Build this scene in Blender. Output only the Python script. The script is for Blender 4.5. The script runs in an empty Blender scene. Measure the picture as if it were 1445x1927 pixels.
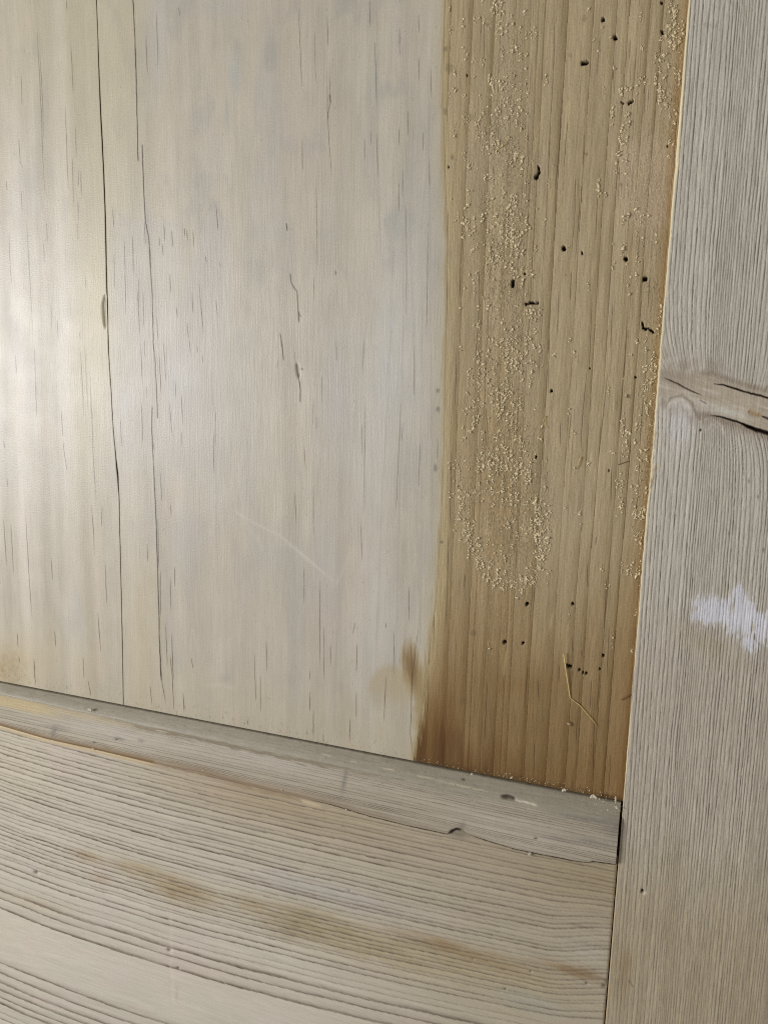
import bpy, math
import numpy as np
from mathutils import Matrix, Vector

# ------------------------------------------------------------------ camera
scene = bpy.context.scene
F, W, H = 1447.0, 1445.0, 1927.0          # focal length and frame of the photograph, in its pixels
HC = 310.0                                 # camera height over the recessed panel, millimetres
MM = 0.001
xw = np.array([4140., 342., -1447.]); xw /= np.linalg.norm(xw)
dn = np.array([-191., 8430., 1447.]); dn -= xw * dn.dot(xw); dn /= np.linalg.norm(dn)
yw = -dn
zw = np.cross(xw, yw)
RW = np.stack([xw, yw, zw], 1)             # world -> camera axes (x right, y down, z forward)

def proj(X, Y, Z):
    """where a point in mm lands in the photograph"""
    p = RW @ np.stack([np.ravel(X), np.ravel(Y), np.ravel(Z) - HC])
    s = np.shape(X)
    return (W / 2 + F * p[0] / p[2]).reshape(s), (H / 2 + F * p[1] / p[2]).reshape(s)

def unproj(u, v, z=0.0):
    u = np.asarray(u, float); v = np.asarray(v, float)
    d = RW.T @ np.stack([np.ravel(u - W / 2 + 0 * v), np.ravel(v - H / 2 + 0 * u), np.full((u + v).size, F)])
    t = (z - HC) / d[2]
    s = (u + v).shape
    return (d[0] * t).reshape(s), (d[1] * t).reshape(s)

cd = bpy.data.cameras.new("camera")
cam = bpy.data.objects.new("camera", cd)
scene.collection.objects.link(cam)
cd.sensor_fit = 'VERTICAL'; cd.sensor_height = 24.0; cd.lens = F / H * 24.0
cd.clip_start = 0.005; cd.clip_end = 20
R3 = Matrix([list(RW.T[i]) for i in range(3)])
cam.matrix_world = Matrix.Translation((0, 0, HC * MM)) @ (R3 @ Matrix(((1, 0, 0), (0, -1, 0), (0, 0, -1)))).to_4x4()
scene.camera = cam

# ------------------------------------------------------------------ light
world = bpy.data.worlds.new("World"); scene.world = world; world.use_nodes = True
bg = world.node_tree.nodes["Background"]
bg.inputs[0].default_value = (1.0, 0.985, 0.96, 1); bg.inputs[1].default_value = 0.41
def area(name, loc, target, size, sizey, power, col):
    l = bpy.data.lights.new(name, 'AREA'); l.shape = 'RECTANGLE'; l.size = size; l.size_y = sizey
    l.energy = power; l.color = col
    o = bpy.data.objects.new(name, l); scene.collection.objects.link(o)
    o.location = loc
    o.rotation_euler = (Vector(target) - Vector(loc)).to_track_quat('-Z', 'Y').to_euler()
    return o
area("window_light", (-1.15, 0.02, 0.86), (-0.10, -0.04, 0), 0.26, 0.64, 15.2, (1.0, 0.985, 0.975))
scene.cycles.use_denoising = False          # real grain, as in a phone picture, and no smeared fibres
scene.cycles.filter_width = 1.1
scene.view_settings.view_transform = 'Standard'; scene.view_settings.look = 'None'
scene.view_settings.exposure = 0; scene.view_settings.gamma = 1

# ------------------------------------------------------------------ helpers
rng = np.random.default_rng(7)
TAB = rng.random((256, 256))
def vnoise(x, y, seed=0):
    x = np.asarray(x, float) + seed * 17.31; y = np.asarray(y, float) + seed * 9.77
    xi = np.floor(x).astype(int); yi = np.floor(y).astype(int)
    fx = x - xi; fy = y - yi
    fx = fx * fx * (3 - 2 * fx); fy = fy * fy * (3 - 2 * fy)
    a = TAB[xi & 255, yi & 255]; b = TAB[(xi + 1) & 255, yi & 255]
    c = TAB[xi & 255, (yi + 1) & 255]; d = TAB[(xi + 1) & 255, (yi + 1) & 255]
    return (a + (b - a) * fx) * (1 - fy) + (c + (d - c) * fx) * fy
def fbm(x, y, seed=0, o=3):
    r = 0; a = 1; t = 0
    for i in range(o):
        r = r + a * (vnoise(x * 2 ** i, y * 2 ** i, seed + i * 3) - .5); t += a; a *= .55
    return r / t * 2                       # about -1..1
def sm(a, b, x):
    t = np.clip((x - a) / (b - a), 0, 1); return t * t * (3 - 2 * t)
def mix(c, col, m):
    m = np.clip(m, 0, 1)[..., None]
    return c * (1 - m) + np.array(col, float) * m
def blob(u, v, cx, cy, rx, ry, rot=0):
    a = math.radians(rot); dx = u - cx; dy = v - cy
    p = dx * math.cos(a) + dy * math.sin(a); q = -dx * math.sin(a) + dy * math.cos(a)
    return np.exp(-(p / rx) ** 2 - (q / ry) ** 2)
def seg_mask(u, v, pts, w, taper=True, out=None, soft=2.0):
    """a line mask along a polyline, width w in photo pixels"""
    if out is None: out = np.zeros(u.shape)
    pts = np.array(pts, float)
    L = np.r_[0, np.cumsum(np.hypot(*np.diff(pts, axis=0).T))]; T = max(L[-1], 1e-6)
    x0, y0 = pts.min(0) - w * 4 - 2; x1, y1 = pts.max(0) + w * 4 + 2
    idx = np.nonzero((u > x0) & (u < x1) & (v > y0) & (v < y1))
    if len(idx[0]) == 0: return out
    uu = u[idx]; vv = v[idx]; best = np.zeros(uu.shape)
    for i in range(len(pts) - 1):
        a = pts[i]; d = pts[i + 1] - a; l = np.hypot(*d) + 1e-9
        t = np.clip(((uu - a[0]) * d[0] + (vv - a[1]) * d[1]) / l / l, 0, 1)
        dist = np.hypot(uu - a[0] - t * d[0], vv - a[1] - t * d[1])
        s = (L[i] + t * l) / T
        ww = w * (np.sqrt(np.clip(4 * s * (1 - s), 0, 1)) * .8 + .2) if taper else w
        best = np.maximum(best, np.exp(-(dist / (ww + .01)) ** soft) * (np.clip(6 * s + .25, 0, 1) * np.clip(6 * (1 - s) + .25, 0, 1) if taper else 1))
    out[idx] = np.maximum(out[idx], best)
    return out
def rings(c, pos, seed):
    """band number and place within the band for a coordinate, given ring positions"""
    k = np.clip(np.searchsorted(pos, c) - 1, 0, len(pos) - 2)
    t = (c - pos[k]) / (pos[k + 1] - pos[k])
    r = np.random.default_rng(seed).random(len(pos) + 2)
    return k, np.clip(t, 0, 1), r[k], c - pos[k], pos[k + 1] - c
def ring_pos(a, b, mean, jit, seed):
    g = np.random.default_rng(seed); p = [a]
    while p[-1] < b: p.append(p[-1] + mean * (1 + jit * (g.random() * 2 - 1)))
    return np.array(p)
def lin(c):
    c = np.clip(c / 255., 0, 1)
    return np.where(c <= .04045, c / 12.92, ((c + .055) / 1.055) ** 2.4)

def build_mesh(name, verts, faces_quads, cols=None, mat=None, parent=None, smooth=True, tris=None, ngon=None):
    me = bpy.data.meshes.new(name)
    nv = len(verts); nq = len(faces_quads) if faces_quads is not None else 0
    nt = len(tris) if tris is not None else 0
    loops = []; starts = []; tot = 0
    if nq: loops.append(np.asarray(faces_quads).ravel()); starts.append(np.arange(nq) * 4); tot += nq * 4
    if nt: loops.append(np.asarray(tris).ravel()); starts.append(tot + np.arange(nt) * 3); tot += nt * 3
    if ngon is not None: loops.append(np.asarray(ngon)); starts.append(np.array([tot])); tot += len(ngon)
    loops = np.concatenate(loops).astype(np.int32); starts = np.concatenate(starts).astype(np.int32)
    me.vertices.add(nv); me.vertices.foreach_set("co", (np.asarray(verts) * MM).astype(np.float32).ravel())
    me.loops.add(len(loops)); me.loops.foreach_set("vertex_index", loops)
    me.polygons.add(len(starts)); me.polygons.foreach_set("loop_start", starts)
    me.update(calc_edges=True)
    if smooth: me.polygons.foreach_set("use_smooth", np.ones(len(starts), bool))
    if cols is not None:
        at = me.color_attributes.new("wood_tint", 'FLOAT_COLOR', 'POINT')
        c4 = np.ones((nv, 4), np.float32); c4[:, :3] = lin(cols)
        at.data.foreach_set("color", c4.ravel())
    me.validate()
    if mat: me.materials.append(mat)
    o = bpy.data.objects.new(name, me); scene.collection.objects.link(o)
    if parent: o.parent = parent
    return o

def grid_solid(name, X, Y, Z, col, zb, mat, parent, tongue=None, side=(96, 74, 48)):
    ny, nx = X.shape
    top = np.stack([X.ravel(), Y.ravel(), Z.ravel()], 1)
    I = np.arange(ny * nx).reshape(ny, nx)
    q = np.stack([I[:-1, :-1], I[1:, :-1], I[1:, 1:], I[:-1, 1:]], -1).reshape(-1, 4)   # rows run downwards (Y falling)
    loop = np.concatenate([I[0, :], I[1:, -1], I[-1, -2::-1], I[-2:0:-1, 0]])           # clockwise from above
    n0 = len(top); nl = len(loop)
    dup = top[loop]                                       # own verts so the arris stays crisp
    low = dup.copy(); low[:, 2] = zb
    a = n0 + np.arange(nl); b = np.roll(a, -1)
    sk = np.stack([a, b, b + nl, a + nl], 1)
    verts = np.concatenate([top, dup, low])
    cols = np.concatenate([col.reshape(-1, 3), col.reshape(-1, 3)[loop] * .35 + np.array(side) * .65, np.tile(side, (nl, 1))])
    faces = np.concatenate([q, sk])
    if tongue is not None:                                # (x0,x1,y0,y1,z0,z1) box let into the neighbour, added to stop light leaking up the gap
        x0, x1, y0, y1, z0, z1 = tongue; k = len(verts)
        bx = np.array([[x, y, z] for z in (z0, z1) for y in (y0, y1) for x in (x0, x1)], float)
        verts = np.concatenate([verts, bx]); cols = np.concatenate([cols, np.tile((60, 42, 25), (8, 1))])
        faces = np.concatenate([faces, k + np.array([[0, 2, 3, 1], [4, 5, 7, 6], [0, 1, 5, 4], [2, 6, 7, 3], [0, 4, 6, 2], [1, 3, 7, 5]])])
    return build_mesh(name, verts, faces, cols, mat, parent, ngon=(n0 + nl + np.arange(nl)))

# ------------------------------------------------------------------ materials
def wood_material(name, along, rough=0.6, fibre=0.09, bump=0.25, spec=0.35, speck=0.05):
    m = bpy.data.materials.new(name); m.use_nodes = True
    nt = m.node_tree; N = nt.nodes; L = nt.links; b = N["Principled BSDF"]
    at = N.new("ShaderNodeAttribute"); at.attribute_name = "wood_tint"
    tc = N.new("ShaderNodeTexCoord")
    def noise(sc, detail, vec_scale, dist=0):
        mp = N.new("ShaderNodeMapping"); mp.inputs["Scale"].default_value = vec_scale
        L.new(tc.outputs["Object"], mp.inputs["Vector"])
        n = N.new("ShaderNodeTexNoise"); n.inputs["Scale"].default_value = sc; n.inputs["Detail"].default_value = detail
        n.inputs["Distortion"].default_value = dist
        L.new(mp.outputs[0], n.inputs["Vector"]); return n
    st = (1, .05, 1) if along == 'Y' else (.05, 1, 1)
    n1 = noise(1500, 3, st); n2 = noise(1500, 3, (1, 1, 1)); n3 = noise(60, 3, (1, 1, 1)); n4 = noise(520, 4, tuple(q * .5 if q < 1 else 1 for q in st))
    def mr(src, a, c):
        r = N.new("ShaderNodeMapRange"); r.inputs["From Min"].default_value = .25; r.inputs["From Max"].default_value = .75
        r.inputs["To Min"].default_value = a; r.inputs["To Max"].default_value = c; L.new(src, r.inputs["Value"]); return r.outputs[0]
    def mul(x, y):
        k = N.new("ShaderNodeMath"); k.operation = 'MULTIPLY'; L.new(x, k.inputs[0]); L.new(y, k.inputs[1]); return k.outputs[0]
    f = mul(mr(n4.outputs["Fac"], 1 - fibre * .6, 1 + fibre * .6), mul(mr(n1.outputs["Fac"], 1 - fibre, 1 + fibre), mr(n2.outputs["Fac"], 1 - speck, 1 + speck)))
    vm = N.new("ShaderNodeVectorMath"); vm.operation = 'SCALE'
    L.new(at.outputs["Color"], vm.inputs[0]); L.new(f, vm.inputs["Scale"])
    L.new(vm.outputs[0], b.inputs["Base Color"])
    L.new(mr(n3.outputs["Fac"], rough - .03, rough + .03), b.inputs["Roughness"])
    b.inputs["Specular IOR Level"].default_value = spec
    ad = N.new("ShaderNodeMath"); ad.operation = 'ADD'; L.new(n1.outputs["Fac"], ad.inputs[0]); L.new(n2.outputs["Fac"], ad.inputs[1])
    bp = N.new("ShaderNodeBump"); bp.inputs["Strength"].default_value = bump; bp.inputs["Distance"].default_value = 0.00012
    L.new(ad.outputs[0], bp.inputs["Height"]); L.new(bp.outputs[0], b.inputs["Normal"])
    return m
M_white = wood_material("scrubbed_pine", 'Y', .42, .03, .60, .50, .09)
M_tan = wood_material("waxed_pine", 'Y', .56, .14, .9, .30, .13)
def add_flaking(m):
    nt = m.node_tree; N = nt.nodes; L = nt.links; b = N["Principled BSDF"]
    a = N.new("ShaderNodeAttribute"); a.attribute_name = "flaking"
    tc = N.new("ShaderNodeTexCoord"); mp = N.new("ShaderNodeMapping"); mp.inputs["Scale"].default_value = (1, .6, 1)
    L.new(tc.outputs["Object"], mp.inputs["Vector"])
    n = N.new("ShaderNodeTexNoise"); n.inputs["Scale"].default_value = 1250; n.inputs["Detail"].default_value = 3; n.inputs["Distortion"].default_value = .8
    L.new(mp.outputs[0], n.inputs["Vector"])
    r = N.new("ShaderNodeMapRange"); r.inputs["From Min"].default_value = .52; r.inputs["From Max"].default_value = .70; L.new(n.outputs["Fac"], r.inputs["Value"])
    k = N.new("ShaderNodeMath"); k.operation = 'MULTIPLY'; L.new(a.outputs["Fac"], k.inputs[0]); L.new(r.outputs[0], k.inputs[1])
    bp = N.new("ShaderNodeBump"); bp.inputs["Strength"].default_value = 1; bp.inputs["Distance"].default_value = 0.0006
    L.new(k.outputs[0], bp.inputs["Height"]); old = b.inputs["Normal"].links[0].from_socket; L.new(old, bp.inputs["Normal"]); L.new(bp.outputs[0], b.inputs["Normal"])
    mx = N.new("ShaderNodeMix"); mx.data_type = 'RGBA'; src = b.inputs["Base Color"].links[0].from_socket
    kk = N.new("ShaderNodeMath"); kk.operation = 'MULTIPLY'; L.new(k.outputs[0], kk.inputs[0]); kk.inputs[1].default_value = .55
    L.new(kk.outputs[0], mx.inputs[0]); L.new(src, mx.inputs[6]); mx.inputs[7].default_value = (*lin(np.array((200., 184, 148))), 1); L.new(mx.outputs[2], b.inputs["Base Color"])
add_flaking(M_tan)
M_stile = wood_material("weathered_pine_upright", 'Y', .66, .14, 1.0, .28, .10)
M_rail = wood_material("weathered_pine_crosspiece", 'X', .50, .085, .7, .36, .09)
def plain(name, rgb, rough=.8, var=.25, sss=0):
    m = bpy.data.materials.new(name); m.use_nodes = True
    nt = m.node_tree; b = nt.nodes["Principled BSDF"]
    n = nt.nodes.new("ShaderNodeTexNoise"); n.inputs["Scale"].default_value = 900; n.inputs["Detail"].default_value = 3
    tc = nt.nodes.new("ShaderNodeTexCoord"); nt.links.new(tc.outputs["Object"], n.inputs["Vector"])
    r = nt.nodes.new("ShaderNodeValToRGB"); c = lin(np.array(rgb, float))
    r.color_ramp.elements[0].position = .3; r.color_ramp.elements[1].position = .7
    r.color_ramp.elements[0].color = (*(c * (1 - var)), 1); r.color_ramp.elements[1].color = (*np.minimum(c * (1 + var), .95), 1)
    nt.links.new(n.outputs["Fac"], r.inputs[0]); nt.links.new(r.outputs[0], b.inputs["Base Color"])
    b.inputs["Roughness"].default_value = rough
    return m
M_dust = plain("pale_sawdust", (206, 190, 155))
M_straw = plain("dry_straw", (205, 178, 110), .5)
M_crumb = plain("pale_crumb", (204, 194, 172))
M_seed = plain("brown_seed", (158, 128, 92), .6)
M_dark = plain("brown_splinter_wood", (105, 72, 36), .7)

door = bpy.data.objects.new("wooden_door", None); scene.collection.objects.link(door)
door["label"] = "old stripped pine door corner with cracked pale boards and one tan wormy board"
door["category"] = "door"; door["kind"] = "thing"

# ------------------------------------------------------------------ shared layout
Y0 = float(unproj(0, 1283)[1])                       # foot of the moulding against the panel
YT = float(unproj(722, -150)[1])
def axis(lo, hi, step, ext0=0, ext1=0, n=12):
    """even in the photograph inside, coarse far out"""
    return np.arange(lo, hi, step)
ROWV = np.arange(-150, 1470, 2.9)
yrow = unproj(np.full(ROWV.shape, 722.), ROWV)[1]
yrow = yrow[yrow > Y0 + 2.2]
def rows_every(step):
    y = unproj(np.full(np.arange(-150, 1470, step).shape, 722.), np.arange(-150, 1470, step))[1]
    y = y[y > Y0 + 2.2]
    return np.concatenate([np.linspace(YT + 150, YT + 3, 24), y, np.linspace(Y0 + 2.1, Y0 - 3.0, 26)])
yrow = rows_every(3.7)

def tr(zx, zy, s, pts):                               # coordinates read off an enlargement
    return [(zx + p[0] / s, zy + p[1] / s) for p in pts]
Z1 = lambda *p: tr(0, 0, 3.0104, p)
Z2 = lambda *p: tr(480, 0, 3.0104, p)
Z6 = lambda *p: tr(0, 640, 3.0104, p)
Z7 = lambda *p: tr(400, 640, 3.0104, p)
T1 = lambda *p: tr(800, 0, 2.2403, p)
T2 = lambda *p: tr(800, 500, 2.2403, p)
T3 = lambda *p: tr(800, 1000, 2.2403, p)

seamA = Z1((545, -300), (548, 0), (556, 200), (560, 340), (572, 640), (588, 950), (598, 1200), (604, 1480), (608, 1660), (616, 1927)) \
      + Z6((618, 80), (632, 290), (645, 520), (660, 680), (668, 760), (677, 890), (680, 1050), (686, 1300), (693, 1600), (699, 1927)) + [(233, 1330), (235, 1420)]
seamC = [(840, -100), (836, 60), (834, 200), (838, 330), (842, 450), (841, 560), (838, 700), (835, 860), (829, 1000), (821, 1130), (806, 1240), (795, 1330), (778, 1425), (776, 1500)]
def curveX(pts, y, z=0):
    p = np.array(pts); X, Y = unproj(p[:, 0], p[:, 1], z)
    o = np.argsort(Y); return np.interp(y, Y[o], X[o])

def xcols(u0, u1, step, v=900, z=0):
    u = np.arange(u0, u1, step); return unproj(u, np.full(u.shape, float(v)), z)[0]

# ------------------------------------------------------------------ checks (short drying cracks), traced
CH = []
def ck(w, d, *polys):
    for p in polys: CH.append((w, d, p))
# upper left
ck(1.32, .95, Z1((755, 0), (765, 180), (772, 380), (778, 620), (782, 840), (785, 910)), Z1((808, 820), (814, 1010), (820, 1160), (826, 1250), (845, 1340), (853, 1500), (864, 1650), (872, 1927)),
   Z6((870, 0), (880, 110), (890, 300), (895, 440)), Z6((864, 380), (862, 500), (872, 700), (878, 830), (886, 1000), (892, 1200), (900, 1460), (905, 1700), (914, 1927)))
ck(1.05, .8, Z1((850, 1350), (858, 1540), (870, 1800), (873, 1927)), Z6((872, 0), (884, 170), (891, 330)), Z6((884, 920), (890, 1100), (898, 1400), (904, 1580)),
   Z6((905, 1650), (913, 1850), (920, 1927)), [(303, 1270), (312, 1322)], [(320, 1230), (324, 1262), (328, 1338)], Z6((974, 1660), (978, 1780), (984, 1927)))
ck(.8, .55, Z1((212, 165), (225, 400), (235, 620), (246, 900), (258, 1120)), Z1((228, 300), (243, 560), (250, 800)), Z1((122, 420), (128, 610)), Z1((108, 780), (118, 920), (140, 960)),
   Z1((403, 240), (418, 540)), Z1((372, 590), (382, 900), (390, 1080)), Z1((412, 880), (418, 1100), (422, 1180)), Z1((428, 700), (436, 900)), Z1((445, 950), (448, 1060)), Z1((460, 960), (464, 1120)),
   Z1((444, 1130), (447, 1260)), Z1((438, 1260), (444, 1365)), Z1((38, 1020), (42, 1080)), Z1((122, 1070), (128, 1200)), Z1((52, 1300), (60, 1480), (70, 1620)), Z1((152, 1250), (165, 1450), (178, 1700), (190, 1910)),
   Z1((248, 1370), (256, 1500)), Z1((265, 1260), (272, 1370)), Z1((290, 1720), (298, 1860)), Z1((325, 1800), (332, 1927)), Z1((484, 1550), (490, 1640)), Z1((450, 1880), (458, 1920)),
   Z1((828, 200), (838, 430)), Z1((888, 60), (898, 390)), Z1((1014, 40), (1020, 90)), Z1((378, 0), (384, 60)))
ck(1.0, .8, Z1((640, 1170), (648, 1290)), Z1((705, 1330), (712, 1600), (716, 1790)), Z1((755, 1330), (757, 1560)), Z1((648, 1440), (652, 1640)), Z1((787, 1575), (790, 1760)), Z1((812, 1640), (818, 1860)),
   Z1((780, 1650), (796, 1900)), Z1((905, 1340), (908, 1400)), Z1((922, 1380), (926, 1450)), Z1((932, 1270), (936, 1370)), Z1((976, 1300), (980, 1400)), Z1((1046, 1290), (1050, 1340)), Z1((1060, 1300), (1064, 1360)),
   Z1((1095, 1300), (1100, 1400)), Z1((1228, 1180), (1238, 1310)), Z1((1166, 1450), (1172, 1490)), Z1((1248, 1490), (1249, 1510)), Z1((966, 1545), (968, 1660)), Z1((1130, 1600), (1142, 1750), (1157, 1900)),
   Z1((1090, 1650), (1096, 1780)), Z1((1003, 1740), (1008, 1800)), Z1((1062, 1820), (1070, 1920)), Z1((890, 1790), (898, 1927)), Z1((822, 1250), (826, 1390)), Z1((1226, 1700), (1234, 1800)))
ck(.9, .6, Z2((255, 0), (250, 120), (262, 380), (266, 500)), Z2((338, 170), (344, 470)), Z2((410, 90), (412, 260)), Z2((422, 400), (428, 580), (414, 640), (418, 780), (436, 1010)), Z2((410, 480), (412, 740)),
   Z2((648, 0), (652, 150)), Z2((678, 230), (684, 380), (688, 590)), Z2((818, 150), (820, 310)), Z2((926, 80), (928, 190)), Z2((926, 320), (928, 460)), Z2((268, 790), (270, 970)), Z2((347, 1010), (352, 1300), (354, 1560)),
   Z2((336, 1560), (334, 1710)), Z2((620, 780), (622, 910)), Z2((655, 740), (656, 820)), Z2((688, 740), (696, 1000)), Z2((816, 720), (816, 830)), Z2((865, 620), (866, 770)), Z2((953, 740), (953, 860)),
   Z2((838, 960), (836, 1120)), Z2((814, 1030), (814, 1200)), Z2((855, 1150), (858, 1500), (856, 1800)), Z2((985, 900), (990, 1060)), Z2((978, 1250), (976, 1600), (970, 1900)), Z2((996, 380), (998, 560)))
ck(1.4, .8, Z2((200, 1550), (206, 1600), (218, 1625), (238, 1650), (246, 1760), (250, 1820)), Z2((250, 1770), (258, 1790)), Z2((142, 1890), (152, 1927)), Z2((424, 540), (428, 580)), Z2((456, 1540), (457, 1556)), Z2((178, 1270), (182, 1300)))
ck(1.5, .8, Z7((390, 0), (398, 50), (404, 110)), Z7((484, 190), (494, 240), (500, 290), (497, 350)))
ck(.8, .45, Z7((372, 110), (368, 160)), Z7((465, 60), (468, 120)), Z7((484, 160), (516, 165)))
ck(.9, .6, Z7((621, 200), (621, 360)), Z7((702, 0), (704, 120)), Z7((856, 0), (854, 200)), Z7((866, 320), (862, 600), (860, 1000)), Z7((848, 470), (848, 660)), Z7((572, 320), (572, 490)), Z7((590, 430), (590, 510)),
   Z7((520, 600), (528, 740)), Z7((572, 820), (574, 1110)), Z7((842, 1040), (846, 1250)), Z7((1144, 20), (1142, 330)), Z7((1068, 330), (1058, 560), (1050, 740), (1038, 1000)), Z7((1078, 460), (1072, 580)), Z7((1176, 580), (1168, 840)),
   Z7((520, 1280), (520, 1500)), Z7((608, 1350), (608, 1860)), Z7((632, 1620), (632, 1927)), Z7((668, 1720), (668, 1850)), Z7((810, 1600), (794, 1665)), Z7((982, 1600), (984, 1630)), Z7((1112, 1400), (1114, 1600)), Z7((818, 1720), (818, 1880)),
   Z7((305, 1700), (308, 1880)), Z7((238, 1780), (240, 1927)), Z7((552, 1870), (552, 1927)), Z7((465, 860), (476, 1040)), Z7((1028, 1640), (1026, 1900)), Z7((1275, 560), (1273, 680)), Z7((18, 400), (18, 600)))
ck(.9, .7, Z6((458, 40), (470, 260), (477, 445)), Z6((482, 30), (492, 210), (500, 400)), Z6((508, 130), (524, 460), (530, 640), (545, 900)), Z6((350, 400), (358, 560)), Z6((358, 560), (362, 600), (380, 740)), Z6((90, 80), (98, 200)),
   Z6((195, 0), (202, 170), (212, 460)), Z6((800, 0), (807, 230)), Z6((803, 360), (812, 585)), Z6((822, 0), (824, 100)), Z6((832, 260), (833, 330)), Z6((684, 450), (692, 600)), Z6((928, 0), (942, 240)), Z6((905, 80), (916, 310)),
   Z6((994, 220), (998, 330)), Z6((1030, 310), (1038, 480)), Z6((1029, 520), (1030, 605)), Z6((962, 350), (978, 550)), Z6((1076, 0), (1082, 75)), Z6((1120, 30), (1122, 75)), Z6((1148, 80), (1152, 130)), Z6((42, 780), (46, 830)),
   Z6((22, 1000), (40, 1280)), Z6((64, 1040), (80, 1330)), Z6((148, 1000), (164, 1280), (184, 1580)), Z6((292, 1230), (300, 1360)), Z6((520, 930), (532, 1080), (538, 1220)), Z6((580, 940), (578, 1060)), Z6((598, 1250), (606, 1500)),
   Z6((556, 1540), (574, 1780)), Z6((100, 1660), (104, 1740)), Z6((110, 1790), (114, 1830)), Z6((312, 1640), (318, 1740)), Z6((870, 580), (878, 630)), Z6((896, 1010), (902, 1300)), Z6((910, 1300), (912, 1570)), Z6((966, 1340), (970, 1540)), Z6((940, 1600), (950, 1860)),
   Z6((1215, 520), (1212, 760)), Z6((990, 1280), (992, 1400)), Z6((1084, 1800), (1096, 1860)), Z6((195, 1800), (200, 1927)), Z6((472, 1790), (478, 1920)), Z6((22, 570), (30, 620)), Z6((836, 1150), (838, 1260)), Z6((910, 740), (920, 920)), Z6((968, 930), (972, 1000)))
ck(.9, .7, [(345, 1302), (347, 1342)], [(283, 1290), (286, 1325)], [(166, 1280), (172, 1310)], [(64, 1244), (68, 1290)], [(480, 1265), (482, 1320)], [(490, 1270), (491, 1340)], [(584, 1300), (583, 1338)], [(590, 1334), (590, 1388)], [(467, 1352), (467, 1366)],
   [(671, 1300), (670, 1352)], [(659, 1350), (658, 1400)], [(727, 1270), (722, 1360)], [(608, 1380), (609, 1398)], [(773, 1210), (776, 1300)], [(788, 1175), (776, 1270), (772, 1380), (777, 1425)])
# tan board
CT = []
def ct(w, d, *polys):
    for p in polys: CT.append((w, d, p))
ct(.9, .7, T1((735, 150), (722, 330)), T1((890, 190), (880, 330), (870, 420)), T1((864, 160), (860, 250)), T1((925, 340), (920, 500)), T1((942, 350), (936, 470)), T1((574, 410), (562, 640), (550, 780), (545, 960)), T1((600, 500), (584, 700)),
   T1((632, 730), (630, 900), (612, 1110)), T1((646, 740), (648, 900), (630, 1110)), T1((656, 780), (660, 860)), T1((670, 560), (664, 700)), T1((235, 60), (233, 180)), T1((250, 60), (246, 340)), T1((820, 690), (812, 850)), T1((436, 460), (434, 660), (420, 860)),
   T1((66, 410), (62, 560), (60, 800)), T1((96, 880), (94, 1120)), T1((160, 900), (150, 1120)), T1((545, 0), (540, 300), (525, 560), (510, 900), (500, 1120)), T1((324, 420), (318, 500)), T1((790, 280), (796, 400)), T1((1060, 480), (1050, 620), (1046, 760)),
   T1((310, 440), (306, 600)), T1((725, 830), (718, 1000)), T1((905, 980), (890, 1120)))
ct(1.0, .75, T2((92, 0), (94, 100), (82, 400)), T2((150, 0), (146, 140)), T2((132, 330), (126, 620)), T2((228, 0), (228, 150), (208, 470)), T2((500, 120), (488, 280), (478, 480)), T2((524, 260), (516, 540)), T2((615, 20), (610, 150)), T2((563, 100), (556, 300)),
   T2((702, 150), (690, 440)), T2((680, 440), (662, 640), (654, 800)), T2((790, 150), (780, 350)), T2((770, 440), (750, 620), (728, 830)), T2((852, 200), (838, 420), (820, 640), (808, 740)), T2((930, 430), (914, 600), (898, 840)), T2((945, 40), (938, 180)),
   T2((844, 640), (834, 720)), T2((256, 590), (250, 780)), T2((262, 620), (256, 780)), T2((570, 640), (568, 760)), T2((500, 740), (496, 860)), T2((614, 620), (600, 780)), T2((54, 700), (52, 960)), T2((110, 780), (104, 1100)), T2((370, 830), (360, 900)),
   T2((826, 780), (820, 840)), T2((905, 800), (884, 1110)), T2((786, 850), (780, 1000)))
ct(1.0, .75, T3((50, 60), (38, 300), (34, 520)), T3((98, 0), (94, 200), (84, 420)), T3((685, 130), (680, 240)), T3((720, 20), (718, 60)), T3((765, 180), (752, 440)), T3((620, 440), (622, 560)), T3((735, 590), (722, 760)), T3((700, 620), (694, 750)),
   T3((475, 620), (478, 720)), T3((658, 500), (660, 530)), T3((775, 400), (765, 620)), T3((712, 780), (706, 1040)), T3((430, 560), (420, 760)), T3((262, 620), (250, 900)), T3((460, 880), (456, 1060)), T3((640, 780), (634, 900)), T3((565, 560), (562, 640)), T3((168, 180), (164, 240)), T3((780, 940), (772, 1110)))
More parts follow.
